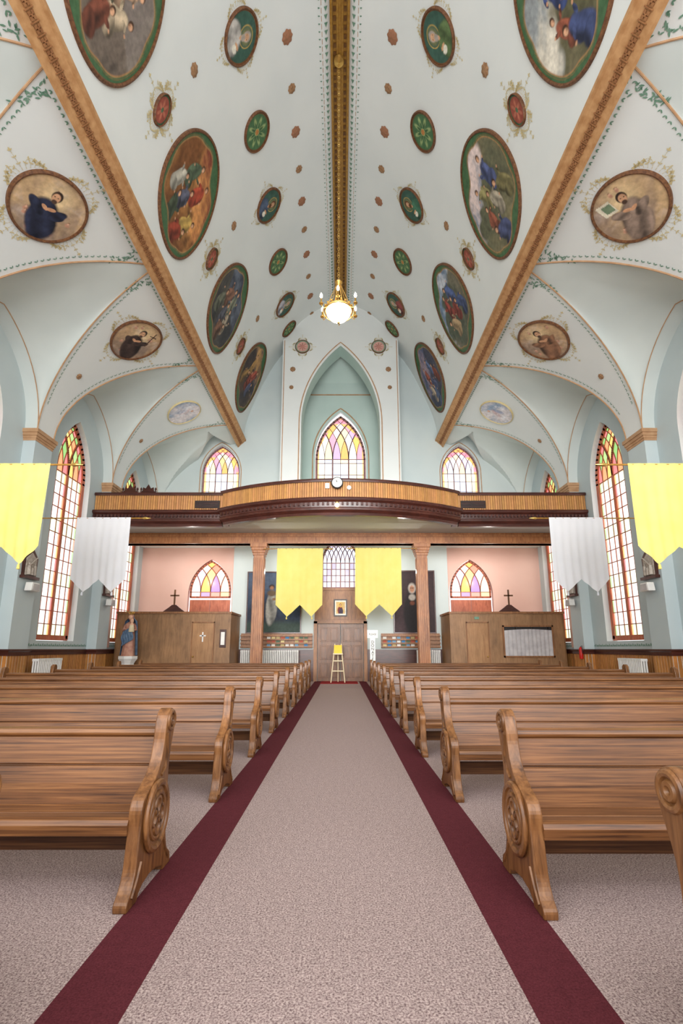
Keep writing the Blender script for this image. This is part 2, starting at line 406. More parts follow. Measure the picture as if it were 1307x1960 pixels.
# ---------------------------------------------------------------- windows
WPAL={'side':[(255,200,80),(130,195,90),(245,150,80),(250,225,120),(220,110,110),(170,215,120)],
      'rear':[(255,250,235),(255,205,110),(255,252,244),(255,232,150),(245,170,190),(255,250,235),(255,190,110),(206,180,228),(255,240,190)],
      'vest':[(250,248,240),(255,205,110),(190,150,220),(255,240,210),(245,160,130),(225,215,245),(255,225,150)],
      'pale':[(255,235,190),(246,236,246),(222,230,248),(248,210,210),(252,246,228),(222,206,236)],
      'clear':[(240,240,250),(214,222,246),(250,246,250),(206,196,226)]}
WN=[0]
def window(O,U,N,w,zb,zs,R,n,row,pal,matf,fw=.07,lw=.018,sub=2,label='',bandrows=(),rs=(.05,.07)):
    WN[0]+=1; O=Vector(O);U=Vector(U);N=Vector(N)
    mp=lambda u,z,d:tuple(O+U*u+Vector((0,0,z))+N*d)
    L=2*w/n
    b=B()
    def rib(pts,wd,d):
        for p,q in zip(pts[:-1],pts[1:]):
            P=Vector(mp(p[0],p[1],0)); Q=Vector(mp(q[0],q[1],0)); t=(Q-P)
            if t.length<1e-5: continue
            t.normalize(); wv=t.cross(N).normalized()*wd/2
            b.seg(P-t*wd*.2,Q+t*wd*.2,wv,N*d/2)
    P=arch_pts(w,zb,zs,R,12); rib(P+[P[0]],fw*1.6,.12)
    def inside(u,v):
        if v<zb or abs(u)>w: return False
        return v<=arch_top(u,w,zs,R)
    for i in range(1,n):
        u=-w+i*L; rib([(u,zb),(u,zs)],fw,.09)
    top=arch_top(0,w,zs,R)-zs
    for i in range(1,n):
        u0=-w+i*L
        for sg in (1,-1):
            pts=[]
            for k in range(30):
                dv=k/29*top*1.02; u=u0+sg*(R-math.sqrt(max(0,R*R-dv*dv)))
                if not inside(u,zs+dv): break
                pts.append((u,zs+dv))
            if len(pts)>1: rib(pts,fw*.75,.08)
    z=zb+row
    while z<zs-.05:
        rib([(-w,z),(w,z)],lw,.04); z+=row
    rib([(-w,zs),(w,zs)],lw*1.3,.05)
    for i in range(n):
        for k in range(1,sub):
            u=-w+i*L+L*k/sub; rib([(u,zb),(u,zs)],lw,.04)
            for sg in (1,-1):
                pts=[]
                for q in range(24):
                    dv=q/23*top; uu=u+sg*(R-math.sqrt(max(0,R*R-dv*dv)))
                    if not inside(uu,zs+dv): break
                    pts.append((uu,zs+dv))
                if len(pts)>1: rib(pts,lw,.04)
    fr=b.obj('window_%d'%WN[0],matf,origin=mp(0,zb,0),kind='structure')
    fr['label']=label
    nu=int(w*2/rs[0]); nv=int((zs+top-zb)/rs[1])
    us=np.linspace(-w,w,nu+1)
    b=B()
    pl=[np.array(lin(c)) for c in WPAL[pal]]; tops=[arch_top(u,w,zs,R) for u in us]
    for j in range(nu+1):
        for k in range(nv+1): b.v.append(mp(us[j],zb+(tops[j]-zb)*k/nv,0))
    def colr(u,z):
        dv=z-zs; sl=L/sub
        if dv>0:
            q=R-math.sqrt(max(0,R*R-dv*dv)); i1=math.floor((u-q+w)/sl+1e-6); i2=math.floor((u+q+w)/sl+1e-6)
            h=(i1*3+i2*5)%len(pl); c=pl[h]
            if pal=='side': c=c*.85+.08
            edge=arch_top(u,w,zs,R)-z
            if pal in('rear','pale') and (edge<.28 or abs(u)>w-.14): c=np.array([1,.5,.14]) if int(z*4)%3 else np.array([.9,.3,.4])
            return c*.92
        i1=math.floor((u+w)/sl); r=math.floor((z-zb)/row)
        edge=min((u+w)%L,L-(u+w)%L)
        c=np.array([.86,.86,.82])
        if pal=='side':
            if edge<.14: c=pl[(r*2+int((u+w)/L)*3)%len(pl)]*.6+.16
            elif (r%4)==0: c=np.array([.66,.82,.6])
            elif (r%4)==2: c=np.array([.88,.72,.68])
            if abs(u)>w-.14: c=np.array([.9,.42,.3]) if r%2 else np.array([.45,.72,.36])
        elif pal in('rear','pale'):
            if r==0 or r in bandrows: c=pl[(i1*2+1)%len(pl)]*.65+.15
            elif (i1*7+r*3)%4==0: c=np.array([.6,.7,.86])
            elif (i1+r)%5==0: c=np.array([.86,.8,.54])
            if abs(u)>w-.12: c=np.array([.95,.6,.25])
        elif pal=='vest': c=pl[(i1*2+r*3)%len(pl)]*.7+.15
        elif pal=='clear': c=pl[(i1+r*3)%len(pl)]*.7
        return c
    m=nv+1
    for j in range(nu):
        for k in range(nv):
            b.f.append((j*m+k,(j+1)*m+k,(j+1)*m+k+1,j*m+k+1))
            z=zb+((tops[j]+tops[j+1])/2-zb)*(k+.5)/nv; b.fc.append(tuple(colr((us[j]+us[j+1])/2,z)))
    b.obj('glass',M['glass'],parent=fr,fixn=False)
    return fr
for side in (-1,1):
    mp=lambda u,z,d,side=side:(side*(W+d),u,z)
    wall('wall_left' if side<0 else 'wall_right',mp,Y0,YR+.1,0,11.3,[(n,1.02,1.6,7.1,2.4) for n in NODES],M['wall'],rev=M['plaster'])
    for n in NODES:
        window((side*(W+.25),n,0),(0,1,0),(-side,0,0),.95,1.7,7.1,2.3,2,.42,'side',M['orange'],fw=.1,lw=.026,sub=3,
            label='tall lancet window with rose wooden frame and pastel stained glass')
for side in (-1,1):
    b=B(); c=B()
    for pc in PIERS:
        x0,x1=sorted((side*PF,side*(W+.02)))
        b.box(x0,x1,pc-.4,pc+.4,0,7.3)
        for k,(e,za,zb_) in enumerate([(0.015,7.16,7.23),(.035,7.23,7.3),(.06,7.3,7.39),(.09,7.39,7.5)]):
            x0,x1=sorted((side*(PF-e),side*(W+.01))); c.box(x0,x1,pc-.4-e,pc+.4+e,za,zb_)
    struct(b.obj('wall_left' if side<0 else 'wall_right',M['wall'])); c.obj('trim_3',M['tan'],kind='structure')

# rear walls
wall('wall_rear',lambda u,z,d:(u,YR+d,z),-W,W,5.9,18.6,[(-5.75,.9,6.2,9.65,1.6),(5.75,.9,6.2,9.65,1.6),(0,2.0,5.95,11.8,5.4)],M['wallr'],depth=.3,rev=M['plaster'])
for sx in (-1,1):
    window((sx*5.75,YR+.2,0),(1,0,0),(0,-1,0),.86,6.25,9.65,1.5,3,.5,'rear' if sx<0 else 'pale',M['lead'],fw=.04,lw=.02,sub=2,label='pointed gallery window with interlaced pastel tracery',rs=(.04,.05))
YB=21.1; YN=23.1
wall('wall_niche',lambda u,z,d:(u,YB+d,z),-2.8,2.8,5.95,lambda u: float(np.interp(abs(u),VP.p[::-1,0],VP.p[::-1,1])),[(0,1.85,5.96,11.8,5.3)],M['ceil'],depth=.9,rev=M['niche'])
b=B()
for sx in (-1,1): b.add([(sx*2.8,YB,5.9),(sx*2.8,YR,5.9),(sx*2.8,YR,17),(sx*2.8,YB,17)],[(0,1,2,3)])
b.obj('wall_niche_side',M['wallr'],fixn=False,kind='structure')
wall('wall_niche_rear',lambda u,z,d:(u,YN+d,z),-2.0,2.0,5.9,15.0,[(0,1.3,6.2,10.9,3.0)],M['niche'],depth=.2,rev=M['plaster'])
b=B()
for sx in (-1,1): b.add([(sx*2.0,YR-.02,5.9),(sx*2.0,YN,5.9),(sx*2.0,YN,15.0),(sx*2.0,YR-.02,16.6)],[(0,1,2,3)])
b.add([(-2,YN,15.0),(2,YN,15.0),(2,YR-.02,16.6),(-2,YR-.02,16.6)],[(0,1,2,3)])
b.obj('wall_niche_side',M['niche'],fixn=False,kind='structure')
window((0,YN+.12,0),(1,0,0),(0,-1,0),1.22,6.25,10.8,2.8,3,.62,'rear',M['lead'],fw=.07,lw=.028,sub=2,label='large pointed window with interlaced multicoloured tracery',bandrows=(3,),rs=(.04,.05))
b=B()
P=arch_pts(1.95,6.0,11.8,5.5,20); b.tube([(u,YB-.01,z) for u,z in P],.025,6)
for sx in (-1,1): b.tube([(sx*2.72,YB-.01,6),(sx*2.72,YB-.01,16.1)],.018,6)
P=arch_pts(1.42,6.2,10.9,3.2,20); b.tube([(u,YN-.01,z) for u,z in P],.03,6)
b.box(-1.98,1.98,YN-.05,YN,14.3,14.34)
for sx in (-1,1):
    P=arch_pts(.98,6.2,9.65,1.7,14); b.tube([(u+sx*5.75,YR-.01,z) for u,z in P],.02,6)
b.obj('trim_4',M['tan'],kind='structure')

for sx in (-1,1):
    u0,u1=sorted((sx*4.75,sx*W))
    wall('wall_rear_lower',lambda u,z,d:(u,21.6+d,z),u0,u1,0,6.0,[(sx*5.85,.98,.02,3.75,1.75)],M['pink'],depth=.2,rev=M['orange'])
    window((sx*5.85,21.7,0),(1,0,0),(0,-1,0),.88,3.62,3.85,1.55,4,.4,'vest',M['orange'],fw=.05,lw=.022,sub=1,label='pointed fanlight of violet and gold stained glass over vestibule doors',rs=(.04,.04))
    e=thing('door_%d'%(2 if sx<0 else 3),(sx*5.85,21.7,0),'double wooden vestibule doors with pointed carved panels','door'); e['kind']='structure'
    for h in (-1,1):
        b=B(); xa,xb=sorted((sx*5.85+h*.01,sx*5.85+h*.9)); b.box(xa,xb,21.66,21.74,0,3.5)
        for k in range(2):
            xc=sx*5.85+h*(.25+.42*k); P=arch_pts(.15,1.6,3.0,.3,6); b.extr([(u+xc,v) for u,v in P],lambda a,c,d:(a,21.66-d,c),0,.03)
        b.obj('door_leaf',M['orange'],parent=e)
wall('wall_rear_centre',lambda u,z,d:(u,21.2+d,z),-4.75,4.75,0,6.0,[(0,.85,3.95,5.1,1.2)],M['wallr'],depth=.2,rev=M['orange'])
b=B()
for sx in (-1,1): b.add([(sx*4.75,21.2,0),(sx*4.75,21.6,0),(sx*4.75,21.6,6),(sx*4.75,21.2,6)],[(0,1,2,3)])
b.obj('wall_rear_return',M['wallr'],fixn=False,kind='structure')
window((0,21.28,0),(1,0,0),(0,-1,0),.8,3.98,5.1,1.15,4,.28,'clear',M['lead'],fw=.05,lw=.03,sub=2,label='leaded clear transom window above the entrance',rs=(.05,.05))

def pathn(path,sg):
    n=[];P=[Vector((p[0],p[1])) for p in path]
    for i in range(len(P)):
        ds=[]
        if i>0: ds.append((P[i]-P[i-1]).normalized())
        if i<len(P)-1: ds.append((P[i+1]-P[i]).normalized())
        ns=[Vector((-d.y,d.x))*sg for d in ds]
        m=sum(ns,Vector((0,0))).normalized(); k=1/max(.35,m.dot(ns[0])); n.append(m*k)
    return P,n
def sweep(b,path,sec,sg):
    P,N=pathn(path,sg); m=len(sec); vs=[]
    for p,n in zip(P,N):
        for o,z in sec: vs.append((p.x+n.x*o,p.y+n.y*o,z))
    fs=[]
    for i in range(len(P)-1):
        for j in range(m): fs.append((i*m+j,(i+1)*m+j,(i+1)*m+(j+1)%m,i*m+(j+1)%m))
    fs.append(tuple(range(m))); fs.append(tuple((len(P)-1)*m+j for j in range(m)))
    b.add(vs,fs)
def slats(b,path,z0,z1,w,sg,th=.03,base=(190,130,70),var=.18):
    c0=np.array(lin(base))
    for (x0,y0),(x1,y1) in zip(path[:-1],path[1:]):
        L=math.hypot(x1-x0,y1-y0)
        if L<.01: continue
        tx,ty=(x1-x0)/L,(y1-y0)/L; nx,ny=-ty*sg,tx*sg
        n=max(1,round(L/w)); ww=L/n
        for i in range(n):
            k=1+random.uniform(-var,var); c=tuple(c0*np.array([k,k*random.uniform(.94,1.04),k*random.uniform(.85,1.05)]))
            a=i*ww+ww*.05; e=(i+1)*ww-ww*.05
            vs=[]
            for z in (z0,z1):
                for d,o in ((a,.0),(e,.0),(e-ww*.1,th),(a+ww*.1,th)):
                    vs.append((x0+tx*d+nx*o,y0+ty*d+ny*o,z))
            b.add(vs,[(0,3,2,1),(4,5,6,7),(0,1,5,4),(1,2,6,5),(2,3,7,6),(3,0,4,7)],c)
for side in (-1,1):
    path=[(side*W,Y0)]
    for pc in PIERS:
        path+=[(side*W,pc-.4),(side*PF,pc-.4),(side*PF,pc+.4),(side*W,pc+.4)]
    path+=[(side*W,21.6)]; path=[p for p in path if p[1]>=Y0]
    sg=1 if side>0 else -1
    b=B(); slats(b,path,.16,1.18,.11,sg,.012,base=(176,120,64)); b.obj('trim_5',M['slat'],fixn=False,kind='structure')
    b=B(); sweep(b,path,[(0,0),(.045,0),(.045,.14),(.03,.17),(0,.17)],sg); b.obj('baseboard_left' if side<0 else 'baseboard_right',M['mahog'],kind='structure')
    b=B(); sweep(b,path,[(0,1.17),(.035,1.17),(.04,1.26),(.07,1.3),(.07,1.34),(0,1.34)],sg); b.obj('trim_6',M['mahog'],kind='structure')

# ---------------------------------------------------------------- bands on ceiling
for side in (-1,1):
    b=B()
    cs=[(5.02,11.02),(4.98,10.93),(4.93,10.95),(4.88,11.03),(4.72,11.17),(4.66,11.24),(4.6,11.25),(4.6,11.34),(4.72,11.4),(5.05,11.2)]
    vs=[];n=len(cs)
    for y in (Y0,YR): vs+=[(side*x,y,z) for x,z in cs]
    b.add(vs,[(i,(i+1)%n,n+(i+1)%n,n+i) for i in range(n)]+[tuple(range(n)),tuple(range(n,2*n))])
    b.obj('trim_7',M['band'],kind='structure')
    b=B(); y=Y0+.1
    while y<YR-.1:
        a=Vector((side*4.87,y,11.02)); c=Vector((side*4.73,y,11.14)); t=(c-a); m_=(a+c)/2; nrm=Vector((-side*abs(t.z),0,-abs(t.x))).normalized()
        t.normalize()
        for k in range(4):
            q=k*pi/2+pi/4; o=t*.045*math.cos(q)+Vector((0,1,0))*.045*math.sin(q)
            b.seg(m_+o-t*.022,m_+o+t*.022,Vector((0,.022,0)),nrm*.012)
        b.seg(m_-t*.015,m_+t*.015,Vector((0,.015,0)),nrm*.02)
        b.seg(m_-t*.08+Vector((0,.085,0)),m_+t*.08+Vector((0,.085,0)),Vector((0,.006,0)),nrm*.012)
        y+=.17
    b.obj('trim_8',M['banddk'],kind='structure')
b=B(); b.box(-.2,.2,Y0,YR-.9,18.2,18.4)
for sx in (-1,1):
    b.box(sx*.24-.035,sx*.24+.035,Y0,YR-.9,18.13,18.3); b.box(sx*.07-.02,sx*.07+.02,Y0,YR-.9,18.17,18.2)
b.obj('trim_9',M['gold'],kind='structure')
b=B(); y=Y0
while y<YR-1:
    for sx in (-1,1): b.box(sx*.145-.035,sx*.145+.035,y,y+.1,18.17,18.21)
    y+=.2
b.obj('trim_10',M['golddk'],kind='structure')

def leaf(b,F,s,y,l,w,ang,off=.012):
    pts=[(0,0),(.35*l,w/2),(.75*l,w*.35),(l,0),(.75*l,-w*.35),(.35*l,-w/2)]
    ca,sa=math.cos(ang),math.sin(ang)
    b.add([F(s+ca*a-sa*c,y+sa*a+ca*c,off) for a,c in pts],[tuple(range(6))])
bg=B(); bt=B()
for side in (-1,1):
    F=VP.F(side); y=3.0
    while y<YR-1:
        s=VP.L-.38
        bg.add([F(s,y,.012),F(s-.11,y+.0,.012),F(s-.055,y+.11,.012)],[(0,1,2)])
        bt.add([F(s-.18,y,.012),F(s-.195,y,.012),F(s-.195,y+.12,.012),F(s-.18,y+.12,.012)],[(0,1,2,3)])
        leaf(bg,F,s-.23,y,.07,.035,pi+.4)
        y+=.17
    y=3
    while y<YR:
        leaf(bg,F,.28,y,.15,.05,.5); leaf(bg,F,.28,y,.12,.04,-.7); leaf(bg,F,.28,y+.13,.06,.04,0)
        y+=.3
    for pc in PIERS[1:]:
        F2=CP.F(side)
        for sg in (-1,1):
            s=.9
            while s<CP.L-.2:
                x,z=CP.at(s); h=BAY/2-hw_l(x)
                yy=pc+sg*(h-.13)
                if yy<YR:
                    leaf(bg,F2,s,yy,.075,.03,-sg*2.4); leaf(bg,F2,s,yy,.06,.025,-sg*.9)
                s+=.13
            for k in range(26):
                q=random.random(); leaf(bg,F2,CP.L-.3-q*.8,pc+sg*(2.05-q*.25-random.random()*.35*(1-q)),.1,.035,random.uniform(0,6.28))
        y=pc-1.8
        while y<pc+1.8:
            leaf(bg,F2,CP.L-.33,y,.07,.03,pi+.5); leaf(bg,F2,CP.L-.33,y,.07,.03,pi-.5); y+=.13
bg.obj('trim_11',M['green'],fixn=False,kind='structure'); bt.obj('trim_12',M['tan'],fixn=False,kind='structure')
b=B()
for side in (-1,1):
    Fw=lambda s,y,off,side=side:(side*(W-off),y,s)
    y=8.5
    while y<21:
        if all(abs(y-p)>.45 for p in PIERS):
            leaf(b,Fw,1.42,y,.1,.05,.0); leaf(b,Fw,1.42,y+.06,.08,.04,.6); leaf(b,Fw,1.42,y-.06,.08,.04,-.6)
        y+=.22
b.obj('trim_13',M['green'],fixn=False,kind='structure')

# ---------------------------------------------------------------- paintings
def fbm(u,v,seed,k=7,f0=2.0):
    r=np.random.RandomState(seed); o=np.zeros_like(u)
    for i in range(k):
        a=r.uniform(0,2*pi); f=f0*1.5**i; o+=np.sin(f*(u*np.cos(a)+v*np.sin(a))+r.uniform(0,6.28)+1.5*o)/(1.35**i)
    return o/2.2
def mixc(c,col,m): return c*(1-m[:,None])+np.array(lin(col))[None]*m[:,None]
def ell(u,v,cx,cy,a,b_,rot=0,soft=.12):
    du,dv=u-cx,v-cy; c,s_=math.cos(rot),math.sin(rot)
    d=np.sqrt(((du*c+dv*s_)/a)**2+((-du*s_+dv*c)/b_)**2); return np.clip((1-d)/soft,0,1)
def drape(c,u,v,cx,cy,a,h,ro,rb,seed):
    w_=fbm(u,v,seed+3,4,4)*.04
    m=ell(u+w_,v-w_,cx,cy,a,h,ro,.16); c=mixc(c,tuple(x*.5 for x in rb),m)
    du,dv=u-cx,v-cy; t=(du*math.cos(ro)+dv*math.sin(ro))/a; q=(-du*math.sin(ro)+dv*math.cos(ro))/h
    fold=np.clip(.6-.4*t+.3*np.sin(t*4.5+q*2.2+seed)+.2*fbm(u,v,seed,4,9),0,1); c=mixc(c,tuple(min(255,x*1.15) for x in rb),m*fold*.9)
    return c
def person(c,u,v,cx,cy,h,rb,ro,seed,hair=(70,46,32)):
    r=np.random.RandomState(seed); a=h*.5
    rb=tuple(x*.85+y*.15 for x,y in zip(rb,(130,104,80)))
    c=mixc(c,(40,32,30),ell(u,v,cx-.04,cy-.03,a*1.3,h*1.15,ro,.7)*.4)
    c=drape(c,u,v,cx,cy,a,h,ro,rb,seed); c=drape(c,u,v,cx+.3*a,cy-.6*h,a*1.1,h*.5,ro+.5,tuple(x*.85 for x in rb),seed+1)
    for sg in (-1,1):
        al=r.uniform(.2,1.1)*sg+ro; ax,ay=cx+sg*a*.6,cy+h*.5; ex,ey=ax+sg*math.cos(al)*h*.3,ay+math.sin(abs(al))*h*.25*r.choice([-1,1])
        ang=math.atan2(ey-ay,ex-ax); c=drape(c,u,v,(ax+ex)/2,(ay+ey)/2,h*.3,h*.12,ang,tuple(x*.9 for x in rb),seed+4)
        c=mixc(c,(206,156,122),ell(u,v,ex+(ex-ax)*.5,ey+(ey-ay)*.5,h*.1,h*.08,0,.4))
    hx,hy=cx-math.sin(ro)*h*1.12,cy+math.cos(ro)*h*1.12; q=h*.21
    c=mixc(c,hair,ell(u,v,hx,hy+q*.25,q*1.05,q*1.2,ro,.25)); c=mixc(c,(216,168,134),ell(u,v,hx+q*.15,hy,q*.75,q*.95,ro,.35)); c=mixc(c,(120,80,60),ell(u,v,hx-q*.3,hy-q*.2,q*.4,q*.6,ro,.8)*.6)
    return c
def paint(u,v,kind,seed):
    r=np.random.RandomState(seed+11); n=fbm(u,v,seed); n2=fbm(u,v,seed+50,9,5)
    rad=np.hypot(u,v); th=np.arctan2(v,u)
    if kind[0]=='scene':
        sky,land,robes=kind[1],kind[2],kind[3]
        c=np.tile(np.array(lin(land[0])),(len(u),1)); c=mixc(c,land[1],np.clip(.5+n*.9,0,1)); c=mixc(c,tuple(x*.55 for x in land[0]),np.clip(n2*1.0-.25,0,1))
        t=np.clip((v-.15+.45*n+.3*u)/.16,0,1); cs=np.tile(np.array(lin(sky[0])),(len(u),1)); cs=mixc(cs,sky[1],np.clip(.5+n2*.8+.5*n,0,1))
        c=c*(1-t[:,None])+cs*t[:,None]
        c*= (1+.16*n2)[:,None]
        pos=[(.1,.22),(-.36,.12),(.38,-.12),(-.02,-.2),(-.38,-.38),(.3,-.5),(-.08,-.62)]
        for i in range(min(7,len(robes)+2)):
            x,y=pos[i]; rb=robes[i%len(robes)]
            if i>=len(robes): rb=tuple(int(q*.8) for q in rb)
            c=person(c,u,v,x+r.uniform(-.07,.07),y+r.uniform(-.06,.06),r.uniform(.25,.32),rb,r.uniform(-.5,.5),seed+i)
        c*= (1+.08*n2)[:,None]
        s2=np.sin(th)**2
        ri=.93-.15*np.clip(s2*1.3-.3,0,1)+.06*np.cos(6*th)*np.clip(s2*2,0,1)
        g=np.clip((rad-ri)/.01,0,1); c=mixc(c,(70,104,70),g)
        e=np.clip(1-abs(rad-ri)/.02,0,1); c=mixc(c,(170,128,84),e); e=np.clip(1-abs(rad-ri-.03)/.008,0,1); c=mixc(c,(140,102,66),e)
    elif kind[0]=='portrait':
        bgc,robe,beard=kind[1:]
        c=np.tile(np.array(lin(bgc)),(len(u),1)); c*=(1+.15*n)[:,None]
        c=mixc(c,(150,140,84),ell(u,v,0,.3,.42,.42,0,.5)*.6)
        m=np.clip(1-abs(np.hypot(u+.0,v-.3)-.42)/.03,0,1); c=mixc(c,(214,176,90),m)
        c=drape(c,u,v,0,-.72,.74,.74,0,robe,seed)
        c=mixc(c,(206,158,120),ell(u,v,0,0,.1,.16)); c=mixc(c,beard,ell(u,v,0,.36,.23,.28,0,.15)); c=mixc(c,(214,168,132),ell(u,v,.02,.32,.16,.2,0,.2))
        c=mixc(c,beard,ell(u,v,.02,.1,.16,.17,0,.3))
        for sx in (-.06,.1): c=mixc(c,(60,38,28),ell(u,v,sx,.34,.035,.02))
        c=mixc(c,(206,158,120),ell(u,v,.3,-.3,.2,.07,.5)); c=mixc(c,(230,226,210),ell(u,v,.38,-.45,.2,.14,.4))
        c=mixc(c,(120,80,50),np.clip((rad-.93)/.01,0,1))
    elif kind[0]=='saint':
        bgc,robe,attr=kind[1:]
        c=np.tile(np.array(lin(bgc)),(len(u),1)); c=mixc(c,(140,122,112),np.clip(.35+n*.7-.35*v,0,1)*.8); c=mixc(c,(240,214,166),ell(u,v,.05,.35,.6,.6,0,1))
        c=mixc(c,(186,172,166),np.clip(n2-.3,0,1)*.5)
        for i in range(7):
            a=r.uniform(0,6.28); q=r.uniform(.55,.8); X,Y=q*math.cos(a),q*math.sin(a)-.05
            c=mixc(c,(196,146,122),ell(u,v,X,Y,.1,.07,a,.5)); c=mixc(c,(120,80,54),ell(u,v,X,Y+.08,.05,.04,0,.4)); c=mixc(c,(214,172,146),ell(u,v,X,Y+.06,.04,.045,0,.4))
        c=drape(c,u,v,0,-.4,.46,.72,.15,robe,seed)
        c=drape(c,u,v,-.3,-.1,.32,.15,-.6,robe,seed+2); c=drape(c,u,v,.32,-.08,.3,.14,.6,robe,seed+5)
        c=mixc(c,(54,40,34),ell(u,v,.02,.44,.16,.19)); c=mixc(c,(214,166,130),ell(u,v,.01,.39,.125,.165,0,.2)); c=mixc(c,(206,156,120),ell(u,v,.08,0,.14,.06,.3)); c=mixc(c,(206,156,120),ell(u,v,-.1,-.02,.12,.06,-.5))
        for sx in (-.04,.06): c=mixc(c,(50,34,28),ell(u,v,sx,.42,.024,.014))
        c=mixc(c,(80,60,50),ell(u,v,.02,.27,.09,.08,0,.3))
        if attr=='cross':
            c=mixc(c,(70,46,32),((abs(u-.5)<.025)&(abs(v-.3)<.4)).astype(float)); c=mixc(c,(70,46,32),((abs(v-.48)<.025)&(abs(u-.5)<.16)).astype(float))
        if attr=='book':
            c=mixc(c,(226,218,196),((abs(u-.45-.2*v)<.2)&(abs(v-.35)<.22)).astype(float)); c=mixc(c,(120,140,112),((abs(u-.45-.2*v+.04)<.13)&(abs(v-.35)<.14)).astype(float))
        c*= (1+.1*n2)[:,None]
    elif kind[0]=='rosette':
        c=np.tile(np.array(lin((72,108,72))),(len(u),1)); p=np.abs(np.cos(4*th))
        c=mixc(c,(156,174,118),np.clip((p*.85-rad)*6,0,1)*(rad>.14)); c=mixc(c,(58,94,62),np.clip((p*.62-.0-rad)*6,0,1)*(rad>.2))
        c=mixc(c,(176,120,66),np.clip((.18-rad)*20,0,1)); c=mixc(c,(112,76,50),np.clip((rad-.9)/.02,0,1))
    elif kind[0]=='red':
        c=np.tile(np.array(lin((146,76,62))),(len(u),1)); p=np.abs(np.cos(3*th)); c=mixc(c,(176,106,84),np.clip((p*.8-rad)*5,0,1)); c=mixc(c,(80,104,76),np.clip((.2-rad)*20,0,1))
        c=mixc(c,(62,90,66),np.clip((rad-.86)/.02,0,1))
    elif kind[0]=='pinkr':
        c=np.tile(np.array(lin((206,160,148))),(len(u),1)); p=np.abs(np.cos(4*th)); c=mixc(c,(180,122,110),np.clip((p*.7-rad)*6,0,1)); c=mixc(c,(130,154,132),np.clip((rad-.8)/.03,0,1))
    elif kind[0]=='cloud':
        c=np.tile(np.array(lin((150,168,192))),(len(u),1)); c=mixc(c,(220,212,214),np.clip(.5+n,0,1)); c=mixc(c,(196,156,156),ell(u,v,.1,0,.2,.5,.4,.5)*.6); c=mixc(c,(126,142,182),ell(u,v,-.15,-.1,.18,.4,-.3,.5)*.6)
        c=mixc(c,(214,170,150),ell(u,v,.2,.45,.09,.1)); c=mixc(c,(234,232,236),np.clip(n2-.2,0,1))
    return np.clip(c,0,1)
def medallion(F,s0,y0,a_s,a_y,kind,seed,name,label,cat,group=None,scroll=True,flip=1,fmat='frame',fw=.09,rot=0,scl=1):
    base=F(s0,y0,0); e=thing(name,base,label,cat,group)
    nr,nt=(84,210) if a_s>1.2 else ((60,140) if a_s>.6 else (28,70))
    U=[0];V=[0];P=[F(s0,y0,.03)]
    for i in range(1,nr+1):
        for j in range(nt):
            t=2*pi*j/nt; u=i/nr*math.cos(t); v=i/nr*math.sin(t); U.append(u);V.append(v); P.append(F(s0+v*a_s,y0+u*a_y,.03))
    b=B(); fs=[(0,1+j,1+(j+1)%nt) for j in range(nt)]
    for i in range(nr-1):
        for j in range(nt):
            a=1+i*nt+j; c=1+i*nt+(j+1)%nt; fs.append((a,a+nt,c+nt,c))
    b.add(P,fs); u=np.array(U);v=np.array(V)
    cr,sr=math.cos(rot),math.sin(rot); b.vc=paint((u*cr-v*sr)*flip,u*sr+v*cr,kind,seed)
    b.obj('canvas',M['paintc'],parent=e,fixn=False,smooth=False)
    b=B(); vs=[];n=64
    for o,h in ((0,.03),(.0,.06),(fw*.5,.07),(fw,.05),(fw,.0)):
        for j in range(n):
            t=2*pi*j/n; vs.append(F(s0+(a_s+o)*math.sin(t),y0+(a_y+o)*math.cos(t),h))
    b.add(vs,[(k*n+j,k*n+(j+1)%n,(k+1)*n+(j+1)%n,(k+1)*n+j) for k in range(4) for j in range(n)])
    b.obj('frame',M[fmat],parent=e,smooth=True)
    if scroll:
        b=B()
        for k in range(4):
            ang=k*pi/2; ca,sa=math.cos(ang),math.sin(ang)
            for q in range(-4,5):
                a0=ang+q*.09; ps=s0+(a_s+fw+.03)*math.cos(a0); py=y0+(a_y+fw+.03)*math.sin(a0)
                hd=ang+q*.22; L=(.34-.05*abs(q))*scl; cur=(.55 if q>0 else -.55 if q<0 else 0)
                for w_ in range(6):
                    st=L/6; leaf(b,F,ps,py,st*1.05,.011,hd); ps+=math.cos(hd)*st; py+=math.sin(hd)*st; hd+=cur*(.4+.2*w_)
                    if w_%2: leaf(b,F,ps,py,.05*scl,.022*scl,hd+1.0); leaf(b,F,ps,py,.05*scl,.022*scl,hd-1.0)
                leaf(b,F,ps,py,.06*scl,.035*scl,hd)
        b.obj('scrollwork',M['goldst'],parent=e,fixn=False,kind='stuff')
    return e
def rosette(F,s0,y0,r,mat,group,label,name='ceiling_rosette'):
    b=B(); n=48; vs=[F(s0,y0,.04)]
    for j in range(n):
        t=2*pi*j/n; rr=r*(.93+.07*math.cos(8*t)); vs.append(F(s0+rr*.55*math.sin(t),y0+rr*.55*math.cos(t),.045))
    for j in range(n):
        t=2*pi*j/n; rr=r*(.93+.07*math.cos(8*t)); vs.append(F(s0+rr*math.sin(t),y0+rr*math.cos(t),.01))
    b.add(vs,[(0,1+j,1+(j+1)%n) for j in range(n)]+[(1+j,1+n+j,1+n+(j+1)%n,1+(j+1)%n) for j in range(n)])
    return b.obj(name,M[mat],origin=F(s0,y0,0),label=label,category='rosette',group=group,smooth=True)
sL=VP.s_of_x(4.2)+.05; sM=VP.s_of_x(2.5); sR=VP.s_of_x(1.4); sQ=VP.s_of_x(3.5)
